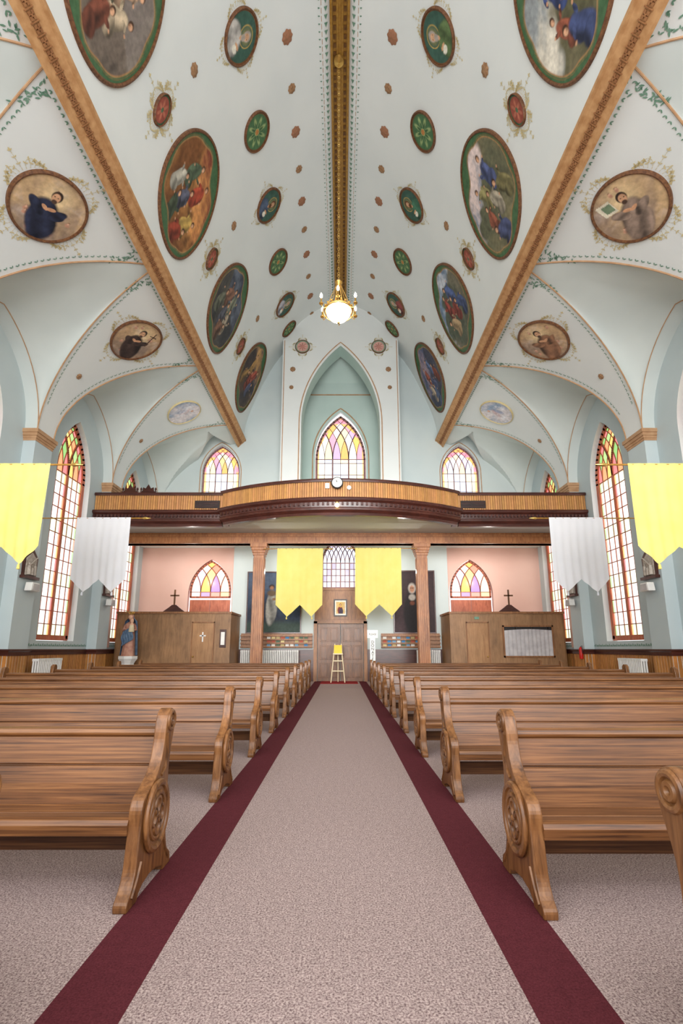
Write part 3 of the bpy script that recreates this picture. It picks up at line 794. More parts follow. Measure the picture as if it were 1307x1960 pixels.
scenes={-1:[((150,140,130),(120,110,104)),((140,74,56),(206,144,86)),((70,76,90),(100,108,122)),((60,66,86),(180,140,92))],
        1:[((160,166,168),(206,200,186)),((130,144,164),(214,196,192)),((120,142,168),(190,194,202)),((80,96,132),(150,132,144))]}
lands={-1:[((112,100,90),(138,126,112)),((124,80,46),(184,132,76)),((62,62,64),(96,92,84)),((60,54,56),(100,78,60))],
        1:[((120,112,86),(98,96,70)),((98,100,78),(140,130,98)),((84,92,76),(120,114,96)),((56,62,84),(88,86,100))]}
robes={-1:[[(206,170,140),(156,84,66),(206,188,160),(96,100,84)],[(190,76,54),(84,108,86),(206,172,92),(90,98,124),(196,196,184)],[(136,146,128),(146,104,86),(176,166,148),(90,96,114)],[(180,80,66),(200,154,90),(86,94,130)]],
        1:[[(64,88,156),(78,102,170),(164,90,68),(192,180,158)],[(160,156,104),(84,102,160),(160,90,70),(180,174,156)],[(176,76,68),(76,100,160),(190,162,124)],[(176,88,70),(106,132,184),(206,188,166),(84,94,138)]]}
names={-1:['biblical scene with figures by pale stonework','fiery biblical scene with crowded figures in red and gold','dark stormy biblical scene with grey figures','night biblical scene with red and gold figures'],
        1:['biblical scene of a blue robed woman in a landscape','biblical scene of two figures under rocks and pink sky','biblical scene of a red robed figure under blue sky','dark blue biblical scene with rising figures']}
for side in (-1,1):
    F=VP.F(side)
    for i,y in enumerate((6.75,11.12,15.6,20.15)):
        medallion(F,sL,y,1.62,1.27,('scene',scenes[side][i],lands[side][i],robes[side][i]),31*i+5*(side+2),'ceiling_painting',names[side][i]+', oval frame','painting','large oval ceiling paintings',scroll=False,fw=.07,rot=.5)
    for i,y in enumerate((9.42,11.7,14.15,16.65,19.1,20.75)):
        if i%2==0:
            k=('portrait',(60,92,80),[(190,186,180),(96,118,76),(80,94,118),(70,116,92),(176,176,184),(140,70,66)][i if side<0 else i+1],(170,160,150) if i%4==0 else (96,60,36))
            medallion(F,sM,y,.56,.5,k,i+side*9+40,'ceiling_portrait','bearded haloed saint on dark green, small oval frame','painting','small oval saint portraits',scl=.8,fw=.05,rot=.4)
        else: medallion(F,sM,y,.5 if y<20 else .45,.48 if y<20 else .3,('rosette',),i,'ceiling_medallion','green oval medallion with eight pointed leaf star','medallion','green star medallions',scroll=False,fw=.04)
    for i,y in enumerate((9.0,13.38,17.95)):
        medallion(F,sL+.1,y,.36,.22,('red',),i,'ceiling_medallion','small red oval medallion ringed with gold scrollwork','medallion','small red oval medallions',scl=1.15,fw=.03)
        rosette(F,sQ,y+.15,.15,'rosb','bronze ceiling rosettes','small bronze painted rosette on the pale ceiling')
    for k in range(10):
        rosette(F,sR,10.1+1.225*k,.14 if k%2 else .18,'rosb' if k%2 else 'rosp','bronze ceiling rosettes','small bronze painted rosette on the pale ceiling' if k%2 else 'small rust red painted rosette on the pale ceiling')
    F2=CP.F(side); sc=CP.s_of_x(6.3)
    for i,(y,kd,lb) in enumerate([(8.75,('saint',(206,174,132),(44,50,72) if side<0 else (150,130,116),None if side<0 else 'book'),'saint in %s robe among clouds and cherubs, oval frame'%('black' if side<0 else 'grey brown')),
                     (13.3,('saint',(196,162,124),(66,50,46) if side<0 else (150,108,82),'cross' if side<0 else None),'saint in dark habit %s, oval frame'%('holding a crucifix' if side<0 else 'among angels'))]):
        medallion(F2,sc,y,.74,.74,kd,60+i+side*3,'ceiling_painting',lb,'painting','oval saint paintings on the side vaults',scl=1.15,fw=.06,rot=-.5)
    medallion(F2,sc,17.9,.66,.7,('cloud',),80+side,'ceiling_painting','pale oval painting of angels in clouds','painting','oval saint paintings on the side vaults',scroll=False,fmat='goldst',fw=.03)
    for pc in (8.65,13.25,17.85): rosette(F2,2.1,pc,.1,'rosb','bronze ceiling rosettes','small bronze painted rosette on the pale ceiling')
Fn=lambda s,y,off:(y,YB-off,s)
for sx in (-1,1):
    medallion(Fn,15.75,sx*1.85,.33,.33,('pinkr',),3,'wall_medallion','round pink medallion with gold scrollwork beside arch','medallion','round wall medallions',scl=.7,fw=.03)
    rosette(Fn,14.55,sx*2.3,.14,'rosb','wall rosettes','small bronze rosette on the niche wall','wall_rosette'); rosette(Fn,13.6,sx*2.35,.11,'rosb','wall rosettes','small bronze rosette on the niche wall','wall_rosette')
# ---------------------------------------------------------------- balcony
def arc(n=28):
    c=4.25; sg=1.3; R=(c*c+sg*sg)/(2*sg); yc=15.5+R; a0=math.asin(c/R)
    return [(R*math.sin(a0*(2*i/n-1)),yc-R*math.cos(a0*(2*i/n-1))) for i in range(n+1)]
PL=[(-8.98,17.0),(-4.3,17.0)]; PR=[(4.3,17.0),(8.98,17.0)]; PA=arc()
PA=[(-4.25,17.2)]+PA+[(4.25,17.2)]
bal=thing('balcony',(0,17,5.85),'curved choir balcony with honey beadboard front and mahogany mouldings','balcony')
b=B()
for p,ex in ((PL,0),(PR,0),(PA,.03)):
    sweep(b,p,[(0,6.3),(.12+ex,6.3),(.14+ex,6.25),(.12+ex,6.2),(.05+ex,6.14),(.03+ex,5.98),(.08,5.95),(.08,5.88),(-.02,5.8),(-.05,5.72),(-.2,5.72)],-1)
b.obj('moulding',M['mahog'],parent=bal)
b=B()
for p in (PL,PR,PA):
    sweep(b,p,[(-.04,6.88),(.07,6.86),(.09,6.92),(.07,6.97),(-.08,6.97),(-.08,6.88)],-1)
b.obj('handrail',M['mahog'],parent=bal)
b=B()
for p in (PL,PR,PA): slats(b,p,6.28,6.88,.085,-1,.014,base=(182,132,82),var=.15)
b.obj('beadboard_front',M['slat'],parent=bal,fixn=False)
b=B()
for p in (PL,PR,PA): sweep(b,p,[(-.004,6.2),(-.004,6.9),(-.06,6.9),(-.06,6.2)],-1)
b.obj('backing',M['doorw'],parent=bal)
b=B()
for (x0,y0),(x1,y1) in list(zip(PA[1:-2],PA[2:-1]))+[(PL[0],PL[1]),(PR[0],PR[1])]:
    L=math.hypot(x1-x0,y1-y0); tx,ty=(x1-x0)/L,(y1-y0)/L; n=int(L/.13)
    for i in range(n):
        d=(i+.5)*L/n; x=x0+tx*d+ty*.1; y=y0+ty*d-tx*.1
        b.seg((x,y,6.03),(x,y,6.12),(tx*.035,ty*.035,0),(ty*.03,-tx*.03,0))
b.obj('dentil_course',M['mahog'],parent=bal,kind='stuff')
path=PL+PA+PR
b=B(); b.extr(path+[(8.98,21.98),(-8.98,21.98)],lambda a,c,d:(a,c,d),5.86,6.02); b.obj('floor_slab',M['soffit'],parent=bal)
b=B(); b.box(-8.6,8.6,18.65,19.0,5.42,5.86); b.box(-8.6,8.6,18.6,19.05,5.7,5.78); b.box(-8.6,8.6,18.58,19.07,5.42,5.48); b.obj('beam',M['orangeh'],parent=bal)
for sx in (-1,1):
    c=thing('balcony_vent',(sx*4.85,16.95,6.5),'dark rectangular louvred vent in the beadboard','vent','balcony vents')
    b=B(); b.box(sx*4.85-.45,sx*4.85+.45,16.95,16.985,6.38,6.66); b.obj('panel',M['dark'],parent=c)
    for k in range(4): b=B(); b.box(sx*4.85-.42,sx*4.85+.42,16.93,16.95,6.41+.06*k,6.43+.06*k); b.obj('louvre',M['mahog'],parent=c)
def column():
    e=thing('column',(-3.2,18.82,0),'square honey oak column with stepped capital and fluted shaft','column','balcony columns')
    x,y=-3.2,18.82
    b=B(); b.box(x-.2,x+.2,y-.2,y+.2,.5,5.0)
    for k in (-.12,-.04,.04,.12): b.box(x+k-.018,x+k+.018,y-.22,y+.22,.8,4.85); b.box(x-.22,x+.22,y+k-.018,y+k+.018,.8,4.85)
    b.obj('shaft',M['orangeh'],parent=e,bevel=.006)
    b=B(); b.box(x-.29,x+.29,y-.29,y+.29,0,.45); b.box(x-.25,x+.25,y-.25,y+.25,.45,.55); b.obj('base',M['orangeh'],parent=e,bevel=.01)
    b=B()
    for q,z0,z1 in ((.23,4.95,5.05),(.26,5.05,5.15),(.29,5.15,5.26),(.33,5.26,5.42)): b.box(x-q,x+q,y-q,y+q,z0,z1)
    b.obj('capital',M['orangeh'],parent=e,bevel=.008)
    return e
c=column(); copy_tree(c,Vector((3.2,18.82,0)))
yc=15.32
e=thing('wall_clock',(-.1,yc,6.78),'round white clock with black rim on balcony rail','clock')
b=B(); b.lathe([(.001,0),(.18,0),(.2,.02),(.2,.06),(.001,.06)],n=32); b.v=[(p[0]-.1,yc+p[2]+.0,p[1]+6.78) for p in b.v]; b.obj('case',M['dark'],parent=e,smooth=True)
b=B(); b.lathe([(.001,0),(.165,0),(.165,.012),(.001,.012)],n=32); b.v=[(p[0]-.1,yc-.012+p[2],p[1]+6.78) for p in b.v]; b.obj('dial',M['paper'],parent=e)
for h in range(12):
    b=B(); a=h*pi/6; s_,c_=math.sin(a),math.cos(a); b.seg((-.1+s_*.125,yc-.016,6.78+c_*.125),(-.1+s_*.15,yc-.016,6.78+c_*.15),(c_*.006,0,-s_*.006),(0,.003,0)); b.obj('hour_mark',M['dark'],parent=e)
for nm,a,l,w_ in (('hour_hand',-.5,.08,.009),('minute_hand',-.05,.12,.006)):
    b=B(); s_,c_=math.sin(a),math.cos(a); b.seg((-.1,yc-.02,6.78),(-.1+s_*l,yc-.02,6.78+c_*l),(c_*w_,0,-s_*w_),(0,.002,0)); b.obj(nm,M['dark'],parent=e)
b=B(); b.box(-.5,-.36,15.43,15.49,6.62,6.8); b.box(-.47,-.39,15.42,15.43,6.66,6.77); b.obj('thermostat',M['white'],origin=(-.43,15.46,6.7),label='small white control box on balcony front',category='control box')
b=B(); b.lathe([(.001,0),(.075,0),(.07,.03),(.001,.035)],n=24); b.v=[(p[0]+.3,15.47-p[2],p[1]+6.65) for p in b.v]; b.obj('smoke_detector',M['white'],origin=(.3,15.47,6.65),label='small round white detector on balcony front',category='detector',smooth=True)
e=thing('globe_lamp',(-.1,15.3,5.98),'small glowing warm globe lamp on balcony moulding','lamp')
b=B(); b.sphere((-.1,15.26,5.98),.075); b.obj('globe',M['warm'],parent=e,smooth=True)
b=B(); b.lathe([(.05,0),(.06,.04),(.03,.06)],(-.1,15.28,6.04),16); b.obj('socket',M['brass'],parent=e,smooth=True)
def carved(x,y):
    e=thing('carved_chair',(x,y,6.02),'dark carved gothic chair showing above the balcony rail','chair','carved balcony chairs')
    b=B(); b.extr([(-.3,6.4),(.3,6.4),(.3,7.3),(.22,7.35),(.2,7.5),(.1,7.45),(0,7.62),(-.1,7.45),(-.2,7.5),(-.22,7.35),(-.3,7.3)],lambda a,c,d:(x+a,y+d,c),0,.06)
    for k in (-.15,.0,.15): b.ring((x+k,y-.01,7.2),.055,.015,'Y',16,6)
    b.obj('backrest',M['mahog'],parent=e)
    b=B(); b.box(x-.3,x+.3,y-.5,y,6.4,6.48); b.obj('seat',M['mahog'],parent=e)
    for i in (-.27,.27):
        for j in (-.46,-.03): b=B(); b.box(x+i-.03,x+i+.03,y+j-.03,y+j+.03,6.02,6.4); b.obj('leg',M['mahog'],parent=e)
    for i in (-.28,.28): b=B(); b.lathe([(.03,0),(.04,.05),(.02,.08),(.045,.13),(.01,.2)],(x+i,y+.03,7.3),10); b.obj('finial',M['mahog'],parent=e,smooth=True)
carved(-8.15,17.9); carved(-7.45,17.9)

# ---------------------------------------------------------------- entrance
e=thing('door_1',(0,21.1,0),'double panelled brown oak entrance doors','door'); e['kind']='structure'
for h in (-1,1):
    b=B(); xa,xb=sorted((h*.01,h*.98)); b.box(xa,xb,21.08,21.16,0,2.4)
    for r,(z0,z1) in enumerate(((.15,.75),(.9,1.5),(1.65,2.25))):
        for k in range(2):
            x0=xa+.1+.42*k; b.box(x0,x0+.36,21.05,21.09,z0,z1); b.box(x0+.05,x0+.31,21.035,21.06,z0+.05,z1-.05)
    l=b.obj('door_leaf',M['doorw'],parent=e,bevel=.008)
    b=B(); b.sphere((h*.08,21.02,1.1),.035); b.obj('knob',M['brass'],parent=l,smooth=True)
b=B()
b.box(-1.15,-1.0,21.05,21.2,0,2.52); b.box(1.0,1.15,21.05,21.2,0,2.52); b.box(-1.15,1.15,21.05,21.2,2.42,2.54)
b.box(-1.12,1.12,21.12,21.2,2.54,3.92); b.box(-1.15,1.15,21.08,21.2,3.86,3.96)
for k in range(5): b.box(-1.08+.44*k,-.68+.44*k,21.1,21.13,2.6,3.8)
b.obj('trim_14',M['oak'],kind='structure')
def framed(name,x0,x1,z0,z1,y,kind,seed,label,fr='mahog',fw=.05,group=None,cat='painting',nn=70):
    e=thing(name,((x0+x1)/2,y,z0),label,cat,group)
    b=B(); us=np.linspace(-1,1,nn);vs_=np.linspace(-1,1,nn)
    b.grid(lambda u,v:((x0+x1)/2+u*(x1-x0)/2,y-.02,(z0+z1)/2+v*(z1-z0)/2),us,vs_)
    uu=np.repeat(us,nn);vv=np.tile(vs_,nn); b.vc=kind(uu,vv,seed); b.obj('canvas',M['paintc'],parent=e,fixn=False)
    b=B()
    for q in ((x0-fw,x0,z0-fw,z1+fw),(x1,x1+fw,z0-fw,z1+fw),(x0,x1,z0-fw,z0),(x0,x1,z1,z1+fw)): b.box(q[0],q[1],y-.05,y,q[2],q[3])
    b.obj('frame',M[fr],parent=e)
    return e
def pmount(u,v,seed):
    n=fbm(u,v,seed,6,3); c=np.tile(np.array(lin((44,58,80))),(len(u),1)); c=mixc(c,(84,100,124),np.clip(.3+.5*v+.4*n,0,1)*.7)
    mt=np.clip((.35-abs(u+.5)*.9+.1*n-v)*4,0,1); c=mixc(c,(34,42,60),mt); c=mixc(c,(52,68,62),np.clip((-.55-v)*5,0,1))
    c=drape(c,u,v,-.1,-.2,.24,.66,0,(150,150,146),seed); c=mixc(c,(96,78,62),ell(u,v,-.1,.3,.2,.12,0,.3)); c=mixc(c,(40,28,22),ell(u,v,-.1,.52,.13,.09,0,.3)); c=mixc(c,(150,106,80),ell(u,v,-.1,.48,.09,.07,0,.3))
    c=mixc(c,(130,96,72),ell(u,v,.0,.1,.1,.05,0,.4)); return c
def pnun(u,v,seed):
    n=fbm(u,v,seed,6,3); c=np.tile(np.array(lin((54,38,42))),(len(u),1)); c*=(1+.3*n)[:,None]
    c=mixc(c,(28,24,28),ell(u,v,-.1,-.4,.5,.85,0,.25)); c=mixc(c,(176,170,164),ell(u,v,-.1,.44,.22,.2,0,.3)); c=mixc(c,(176,130,106),ell(u,v,-.1,.42,.14,.14,0,.3)); c=mixc(c,(170,164,158),ell(u,v,-.1,.14,.2,.12,0,.3)); c=mixc(c,(110,64,48),ell(u,v,-.1,-.05,.14,.08,0,.3))
    c=mixc(c,(44,30,24),ell(u,v,-.15,.44,.03,.02)); c=mixc(c,(44,30,24),ell(u,v,-.05,.44,.03,.02)); return c
def picon(u,v,seed):
    c=np.tile(np.array(lin((206,176,120))),(len(u),1)); c=mixc(c,(120,40,40),ell(u,v,-.05,-.35,.5,.6)); c=mixc(c,(60,50,70),ell(u,v,.1,-.5,.4,.5)); c=mixc(c,(230,190,90),ell(u,v,0,.4,.36,.34)); c=mixc(c,(90,56,40),ell(u,v,0,.4,.2,.24)); c=mixc(c,(206,160,124),ell(u,v,0,.38,.13,.17))
    c=mixc(c,(236,232,224),np.clip((np.maximum(abs(u),abs(v))-.78)*20,0,1)); return c
framed('mural_painting',-4.05,-1.75,2.05,4.65,21.16,pmount,5,'tall dark blue painting of standing woman before mountains')
framed('mural_painting',2.35,4.1,2.05,4.7,21.16,pnun,7,'tall dark painting of a figure in white coif and black habit')
framed('icon_picture',-.24,.24,2.78,3.42,21.1,picon,9,'small framed religious icon above the entrance doors','dark',.05,nn=40,cat='picture')
b=B(); b.box(-.8,.7,19.6,21.0,0,.015); b.obj('door_mat',M['mat'],origin=(0,20.3,0),label='red entrance mat in front of oak doors',category='mat')
e=thing('sign_stand',(-.1,20.2,.015),'wooden easel stand holding a yellow notice','easel')
for dx in (-.28,.28): b=B(); b.tube([(-.1+dx,20.0,.02),(-.1+dx*.45,20.15,1.55)],.022,8); b.obj('leg',M['cream'],parent=e)
b=B(); b.tube([(-.1,20.6,.02),(-.1,20.18,1.5)],.022,8); b.obj('leg',M['cream'],parent=e)
b=B(); b.box(-.33,.13,20.05,20.12,.45,.49); b.obj('crossbar',M['cream'],parent=e); b=B(); b.box(-.3,.1,20.08,20.14,.85,.89); b.obj('crossbar',M['cream'],parent=e)
b=B(); b.box(-.3,.1,20.02,20.16,1.12,1.17); b.obj('shelf',M['cream'],parent=e)
b=B(); b.box(-.26,.06,20.05,20.08,1.17,1.5); b.obj('notice',M['yel'],parent=e)
def textmesh(body,size,name,mat,parent,loc,align='CENTER',spacing=1):
    cu=bpy.data.curves.new('t','FONT'); cu.body=body; cu.size=size; cu.align_x=align; cu.extrude=.003; cu.space_line=spacing
    t=bpy.data.objects.new('t',cu); COL.objects.link(t); bpy.context.view_layer.update()
    me=bpy.data.meshes.new_from_object(t.evaluated_get(bpy.context.evaluated_depsgraph_get())); bpy.data.objects.remove(t)
    ob=bpy.data.objects.new(name,me); COL.objects.link(ob); me.materials.clear(); me.materials.append(mat)
    ob.parent=parent; ob.location=Vector(loc)-BASE[parent.name]; ob.rotation_euler=(pi/2,0,0); return ob
e=thing('donation_post',(1.22,18.6,0),'white upright post sign with vertical black lettering','sign')
b=B(); b.box(1.12,1.32,18.58,18.66,0,2.05); b.box(1.02,1.42,18.56,18.64,1.75,2.05); b.obj('board',M['paper'],parent=e)
textmesh('D\nO\nN\nA\nT\nE',.15,'lettering',M['dark'],e,(1.22,18.565,1.55),spacing=.85)
textmesh('PLEASE',.09,'lettering',M['dark'],e,(1.22,18.55,1.86))
def radiator(x0,x1,y,z0,z1,axis='x',n=None):
    L=abs(x1-x0); n=n or int(L/.075)
    if axis=='x': e=thing('radiator',((x0+x1)/2,y,0),'white cast iron column radiator against the wainscot','radiator','cast iron radiators')
    else: e=thing('radiator',(y,(x0+x1)/2,0),'white cast iron column radiator against the wainscot','radiator','cast iron radiators')
    b=B()
    for i in range(n):
        c=x0+(i+.5)*L/n
        for q in (-.07,.0,.07):
            p=[(c,y+q,z0+.05),(c,y+q,z1-.04)]
            if axis!='x': p=[(a[1],a[0],a[2]) for a in p]
            b.tube(p,.024,8)
        for z in (z0+.05,z1-.04):
            if axis=='x': b.box(c-.026,c+.026,y-.095,y+.095,z-.035,z+.035)
            else: b.box(y-.095,y+.095,c-.026,c+.026,z-.035,z+.035)
    b.obj('fins',M['white'],parent=e,smooth=True)
    for c in (x0+.06,x1-.06):
        b=B()
        if axis=='x': b.box(c-.03,c+.03,y-.08,y+.08,0,z0+.06)
        else: b.box(y-.08,y+.08,c-.03,c+.03,0,z0+.06)
        b.obj('foot',M['white'],parent=e)
radiator(-4.2,-1.75,20.75,.15,1.3); radiator(3.2,4.2,20.75,.15,1.3)
for side in (-1,1): radiator(13.9,15.1,side*8.55,.15,1.08,'y')
bc=[(226,226,220),(70,130,180),(190,170,120),(120,160,190),(180,90,70),(220,200,145),(90,110,90)]
bm_=[mat_plain('brochure_%d'%i,c,c,4,.5) for i,c in enumerate(bc)]
for (x0,x1) in ((-4.28,-1.2),(1.75,4.28)):
    e=thing('brochure_rack',((x0+x1)/2,21.1,1.3),'honey wood slatted literature rack on the wall','rack','literature racks')
    b=B(); b.box(x0,x1,21.12,21.18,1.38,2.0); b.obj('back',M['oak'],parent=e)
    for k in range(4): b=B(); z=1.4+.155*k; b.box(x0,x1,21.0,21.12,z,z+.02); b.box(x0,x1,20.99,21.01,z,z+.06); b.obj('ledge',M['oak'],parent=e)
    for z in (1.42,1.575,1.73):
        for i in range(9):
            x=x0+ (1.2 if x0<0 else .15)+i*.2
            if x>x1-.2 or random.random()<.15: continue
            b=B(); b.seg((x,21.05,z+.003),(x,21.09,z+.14),(.075,0,0),(0,.004,.001)); b.obj('brochure',bm_[random.randrange(7)],origin=(x,21.06,z),label='small printed leaflet standing in wooden rack',category='leaflet',group='leaflets in the wooden racks')
b=B()
for x0,x1 in ((-4.75,-1.15),(1.15,4.75)): b.box(x0,x1,21.13,21.2,0,1.25); b.box(x0,x1,21.1,21.2,1.25,1.33)
b.obj('trim_15',M['mahog'],kind='structure')
e=thing('fire_extinguisher',(8.55,17.6,1.0),'red fire extinguisher hung on the wall','fire extinguisher')
b=B(); b.lathe([(.06,0),(.065,.02),(.065,.34),(.035,.4),(.02,.42)],(8.585,17.6,1.0),16); b.obj('cylinder',M['red'],parent=e,smooth=True)
b=B(); b.tube([(8.585,17.6,1.42),(8.585,17.5,1.46),(8.585,17.48,1.2)],.01,6); b.obj('hose',M['dark'],parent=e)

# ---------------------------------------------------------------- confessionals
def confessional(sx):
    xa,xb=sorted((sx*4.35,sx*8.85)); y0,y1=19.35,21.1
    e=thing('confessional',((xa+xb)/2,(y0+y1)/2,0),'plywood confessional booth with door %s'%('bearing a white cross' if sx<0 else 'and curtained window'),'confessional booth')
    b=B(); b.box(xa,xb,y0,y1,0,2.72)
    n=7
    for k in range(n+1): x=xa+(xb-xa)*k/n; b.box(x-.012,x+.012,y0-.012,y0,0,2.7)
    b.obj('body',M['plywood'],parent=e)
    b=B(); b.box(xa-.04,xb+.04,y0-.06,y1+.02,2.72,2.8); b.obj('cornice',M['oak'],parent=e)
    xc=sx*6.75 if sx<0 else 6.85
    b=B(); b.extr([(-.42,2.8),(.42,2.8),(.42,2.84),(.2,3.0),(.08,3.1),(-.08,3.1),(-.2,3.0),(-.42,2.84)],lambda a,c,d:(xc+a,y0+.3+d,c),0,.06); b.obj('gable',M['mahog'],parent=e)
    b=B(); b.box(xc-.03,xc+.03,y0+.31,y0+.35,3.08,3.72); b.box(xc-.18,xc+.18,y0+.31,y0+.35,3.45,3.51); b.obj('cross',M['doorw'],parent=e)
    dc=sx*5.42
    b=B(); b.box(dc-.41,dc+.41,y0-.03,y0-.01,0,2.35); d=b.obj('door',M['door2'],parent=e)
    b=B(); b.box(dc-.45,dc-.41,y0-.05,y0,0,2.4); b.box(dc+.41,dc+.45,y0-.05,y0,0,2.4); b.box(dc-.45,dc+.45,y0-.05,y0,2.36,2.4); b.obj('door_frame',M['oak'],parent=e)
    b=B(); b.sphere((dc+.34*(-1 if sx<0 else 1),y0-.07,1.05),.035); b.obj('knob',M['brass'],parent=d,smooth=True)
    if sx<0:
        b=B(); b.box(dc-.025,dc+.025,y0-.045,y0-.03,1.62,2.0); b.box(dc-.12,dc+.12,y0-.045,y0-.03,1.83,1.88); b.obj('door_cross',M['white'],parent=d)
        b=B(); b.box(-4.75,-4.5,y0-.05,y0-.01,1.4,2.1); b.box(-4.72,-4.53,y0-.06,y0-.05,1.45,2.05); b.obj('notice_case',M['mahog'],parent=e)
        b=B(); b.box(-4.7,-4.55,y0-.066,y0-.06,1.5,2.0); b.obj('notice',M['paper'],parent=e)
    else:
        b=B()
        for q in ((6.4,8.4,2.2,2.26),(6.4,8.4,1.02,1.08),(6.4,6.46,1.02,2.26),(8.34,8.4,1.02,2.26)): b.box(q[0],q[1],y0-.05,y0,q[2],q[3])
        b.obj('window_frame',M['oak'],parent=e)
        b=B(); b.box(6.46,8.34,y0-.012,y0-.004,1.08,2.2); b.obj('window_void',M['dark'],parent=e)  # solid dark sheet, its colour stands in for the unlit booth interior
        b=B(); b.grid(lambda u,v:(6.46+u*1.88,y0-.03+.014*math.sin(u*75),1.08+v*(.98+.05*math.sin(u*3))),[i/220 for i in range(221)],[0,.5,1]); b.obj('curtain',M['curtain'],parent=e,smooth=True)
        b=B(); b.box(5.32,5.5,y0-.03,y0,2.5,2.6); b.obj('sign',M['green'],parent=e)
confessional(-1); confessional(1)
for sx in (-1,1):
    b=B(); b.box(*sorted((sx*8.97,sx*8.995)),18.3,19.1,1.4,5.8); b.obj('wall_lobby',M['pink'],kind='structure')

# ---------------------------------------------------------------- Madonna statue
def statue():
    x,y=-8.05,18.75
    e=thing('pedestal',(x,y,0),'white octagonal plaster pedestal under the statue','pedestal')
    b=B(); b.lathe([(.36,0),(.36,.12),(.3,.16),(.26,.3),(.24,.8),(.3,.9),(.36,.98),(.36,1.08)],(x,y,0),8); b.obj('body',M['white'],parent=e)
    z=1.08; e=thing('statue',(x,y,z),'painted statue of a crowned woman in blue mantle holding a child','statue')
    b=B(); b.lathe([(.24,0),(.25,.05),(.22,.3),(.2,.6),(.17,.85),(.18,1.0),(.2,1.1),(.19,1.2),(.1,1.27),(.05,1.29),(.05,1.34),(.085,1.38),(.1,1.45),(.09,1.53),(.05,1.58),(.01,1.6)],(x,y,z),28,fold=.05,sy=.8); b.obj('body',M['redr'],parent=e,smooth=True)
    b=B()
    def mant(u,v):
        a=pi*(.0+1.0*u)*1.3-.15*pi; zz=1.58*v; r=.12+.17*(1-v)**.5+.02*math.sin(a*9)
        if v>.85: r=.12*(1-(v-.85)/.3)
        return (x+r*math.cos(a)*1.05,y+.03+r*.9*math.sin(a),z+.03+zz)
    b.grid(mant,[i/30 for i in range(31)],[i/16 for i in range(17)]); b.obj('mantle',M['blue'],parent=e,smooth=True)
    b=B(); b.grid(lambda u,v:(x-.23+.42*u+.03*math.sin(v*8),y-.19-.035*math.sin(u*pi)-.01*math.sin(u*30),z+.35+v*.55+.25*u),[i/16 for i in range(17)],[i/10 for i in range(11)]); b.obj('apron',M['blue'],parent=e,smooth=True)
    b=B(); b.sphere((x,y-.055,z+1.46),.075,sz=1.25,sy=.9); b.sphere((x,y-.13,z+1.45),.014); b.obj('face',M['skin'],parent=e,smooth=True)
    b=B(); b.lathe([(.085,0),(.09,.03),(.11,.1),(.09,.09)],(x,y,z+1.56),12)
    for k in range(8): a=k*pi/4; b.tube([(x+.1*math.cos(a),y+.1*math.sin(a),z+1.62),(x+.11*math.cos(a),y+.11*math.sin(a),z+1.72)],[.02,.004],6)
    b.obj('crown',M['brass'],parent=e,smooth=True)
    b=B(); b.tube([(x+.17,y-.02,z+1.15),(x+.24,y-.06,z+.98),(x+.14,y-.2,z+.95)],[.05,.045,.03],8); b.obj('arm',M['redr'],parent=e,smooth=True)
    b=B(); b.tube([(x-.17,y-.02,z+1.15),(x-.24,y-.06,z+.95),(x-.08,y-.22,z+1.0)],[.05,.045,.03],8); b.obj('arm',M['redr'],parent=e,smooth=True)
    b=B(); b.lathe([(.02,0),(.09,.03),(.085,.15),(.07,.26),(.03,.3),(.055,.34),(.062,.4),(.04,.46),(.01,.47)],(x+.13,y-.2,z+.93),16,sy=.85); b.obj('child',M['skin'],parent=e,smooth=True)
    b=B(); b.lathe([(.1,0),(.1,.05),(.09,.17),(.075,.25)],(x+.13,y-.2,z+.9),16,sy=.9); b.obj('child_robe',M['cream'],parent=e,smooth=True)
statue()

# ---------------------------------------------------------------- banners
def banner(xt,xw,x0,x1,y,zt,L,mat,label):
    e=thing('banner',((x0+x1)/2,y,zt),label,'banner','hanging church banners')
    sg=1 if xt>xw else -1
    b=B(); b.tube([(xw,y,zt),(xt,y,zt)],.018,8); b.obj('pole',M['gold'],parent=e,smooth=True)
    b=B(); b.tube([(xt-sg*.02,y,zt),(xt+sg*.03,y,zt),(xt+sg*.1,y,zt),(xt+sg*.2,y,zt)],[.02,.04,.03,.004],10); b.obj('finial',M['brass'],parent=e,smooth=True)
    n=110; m=24; ph=random.uniform(0,6)
    def dep(u):
        P=[(0,.83),(.23,1.0),(.5,.83),(.77,1.0),(1,.83)]
        return float(np.interp(u,[p[0] for p in P],[p[1] for p in P]))
    b=B(); b.grid(lambda u,v:(x0+(x1-x0)*(u+.012*v*math.sin(6*u+ph)),y-.02+(.004+.012*v)*math.sin(u*44+ph+.6*math.sin(v*3))+.03*v*math.sin(u*7+ph),zt+.02-v*(L*dep(u))),[i/n for i in range(n+1)],[j/m for j in range(m+1)])
    b.obj('cloth',mat,parent=e,smooth=True,fixn=False)
    for u in (.23,.77):
        b=B(); xx=x0+(x1-x0)*u; b.lathe([(.008,0),(.022,-.03),(.028,-.1),(.006,-.11)],(xx,y-.02,zt-L+.03),10); b.obj('tassel',mat,parent=e)
ly='pale yellow pleated banner with two pointed tails on brass pole'; lw='white pleated banner with two pointed tails on brass pole'
for s in (-1,1):
    banner(s*5.02,s*8.655,*sorted((s*5.42,s*6.95)),8.6,4.75,1.92,M['cyel'],ly)
    banner(s*5.5,s*8.655,*sorted((s*5.85,s*7.35)),13.1,4.94,2.1,M['cwhi'],lw)
banner(-.45,-3.0,-2.45,-.67,18.45,5.17,2.65,M['cyel'],ly); banner(.42,3.0,.58,2.36,18.45,5.19,2.65,M['cyel'],ly)

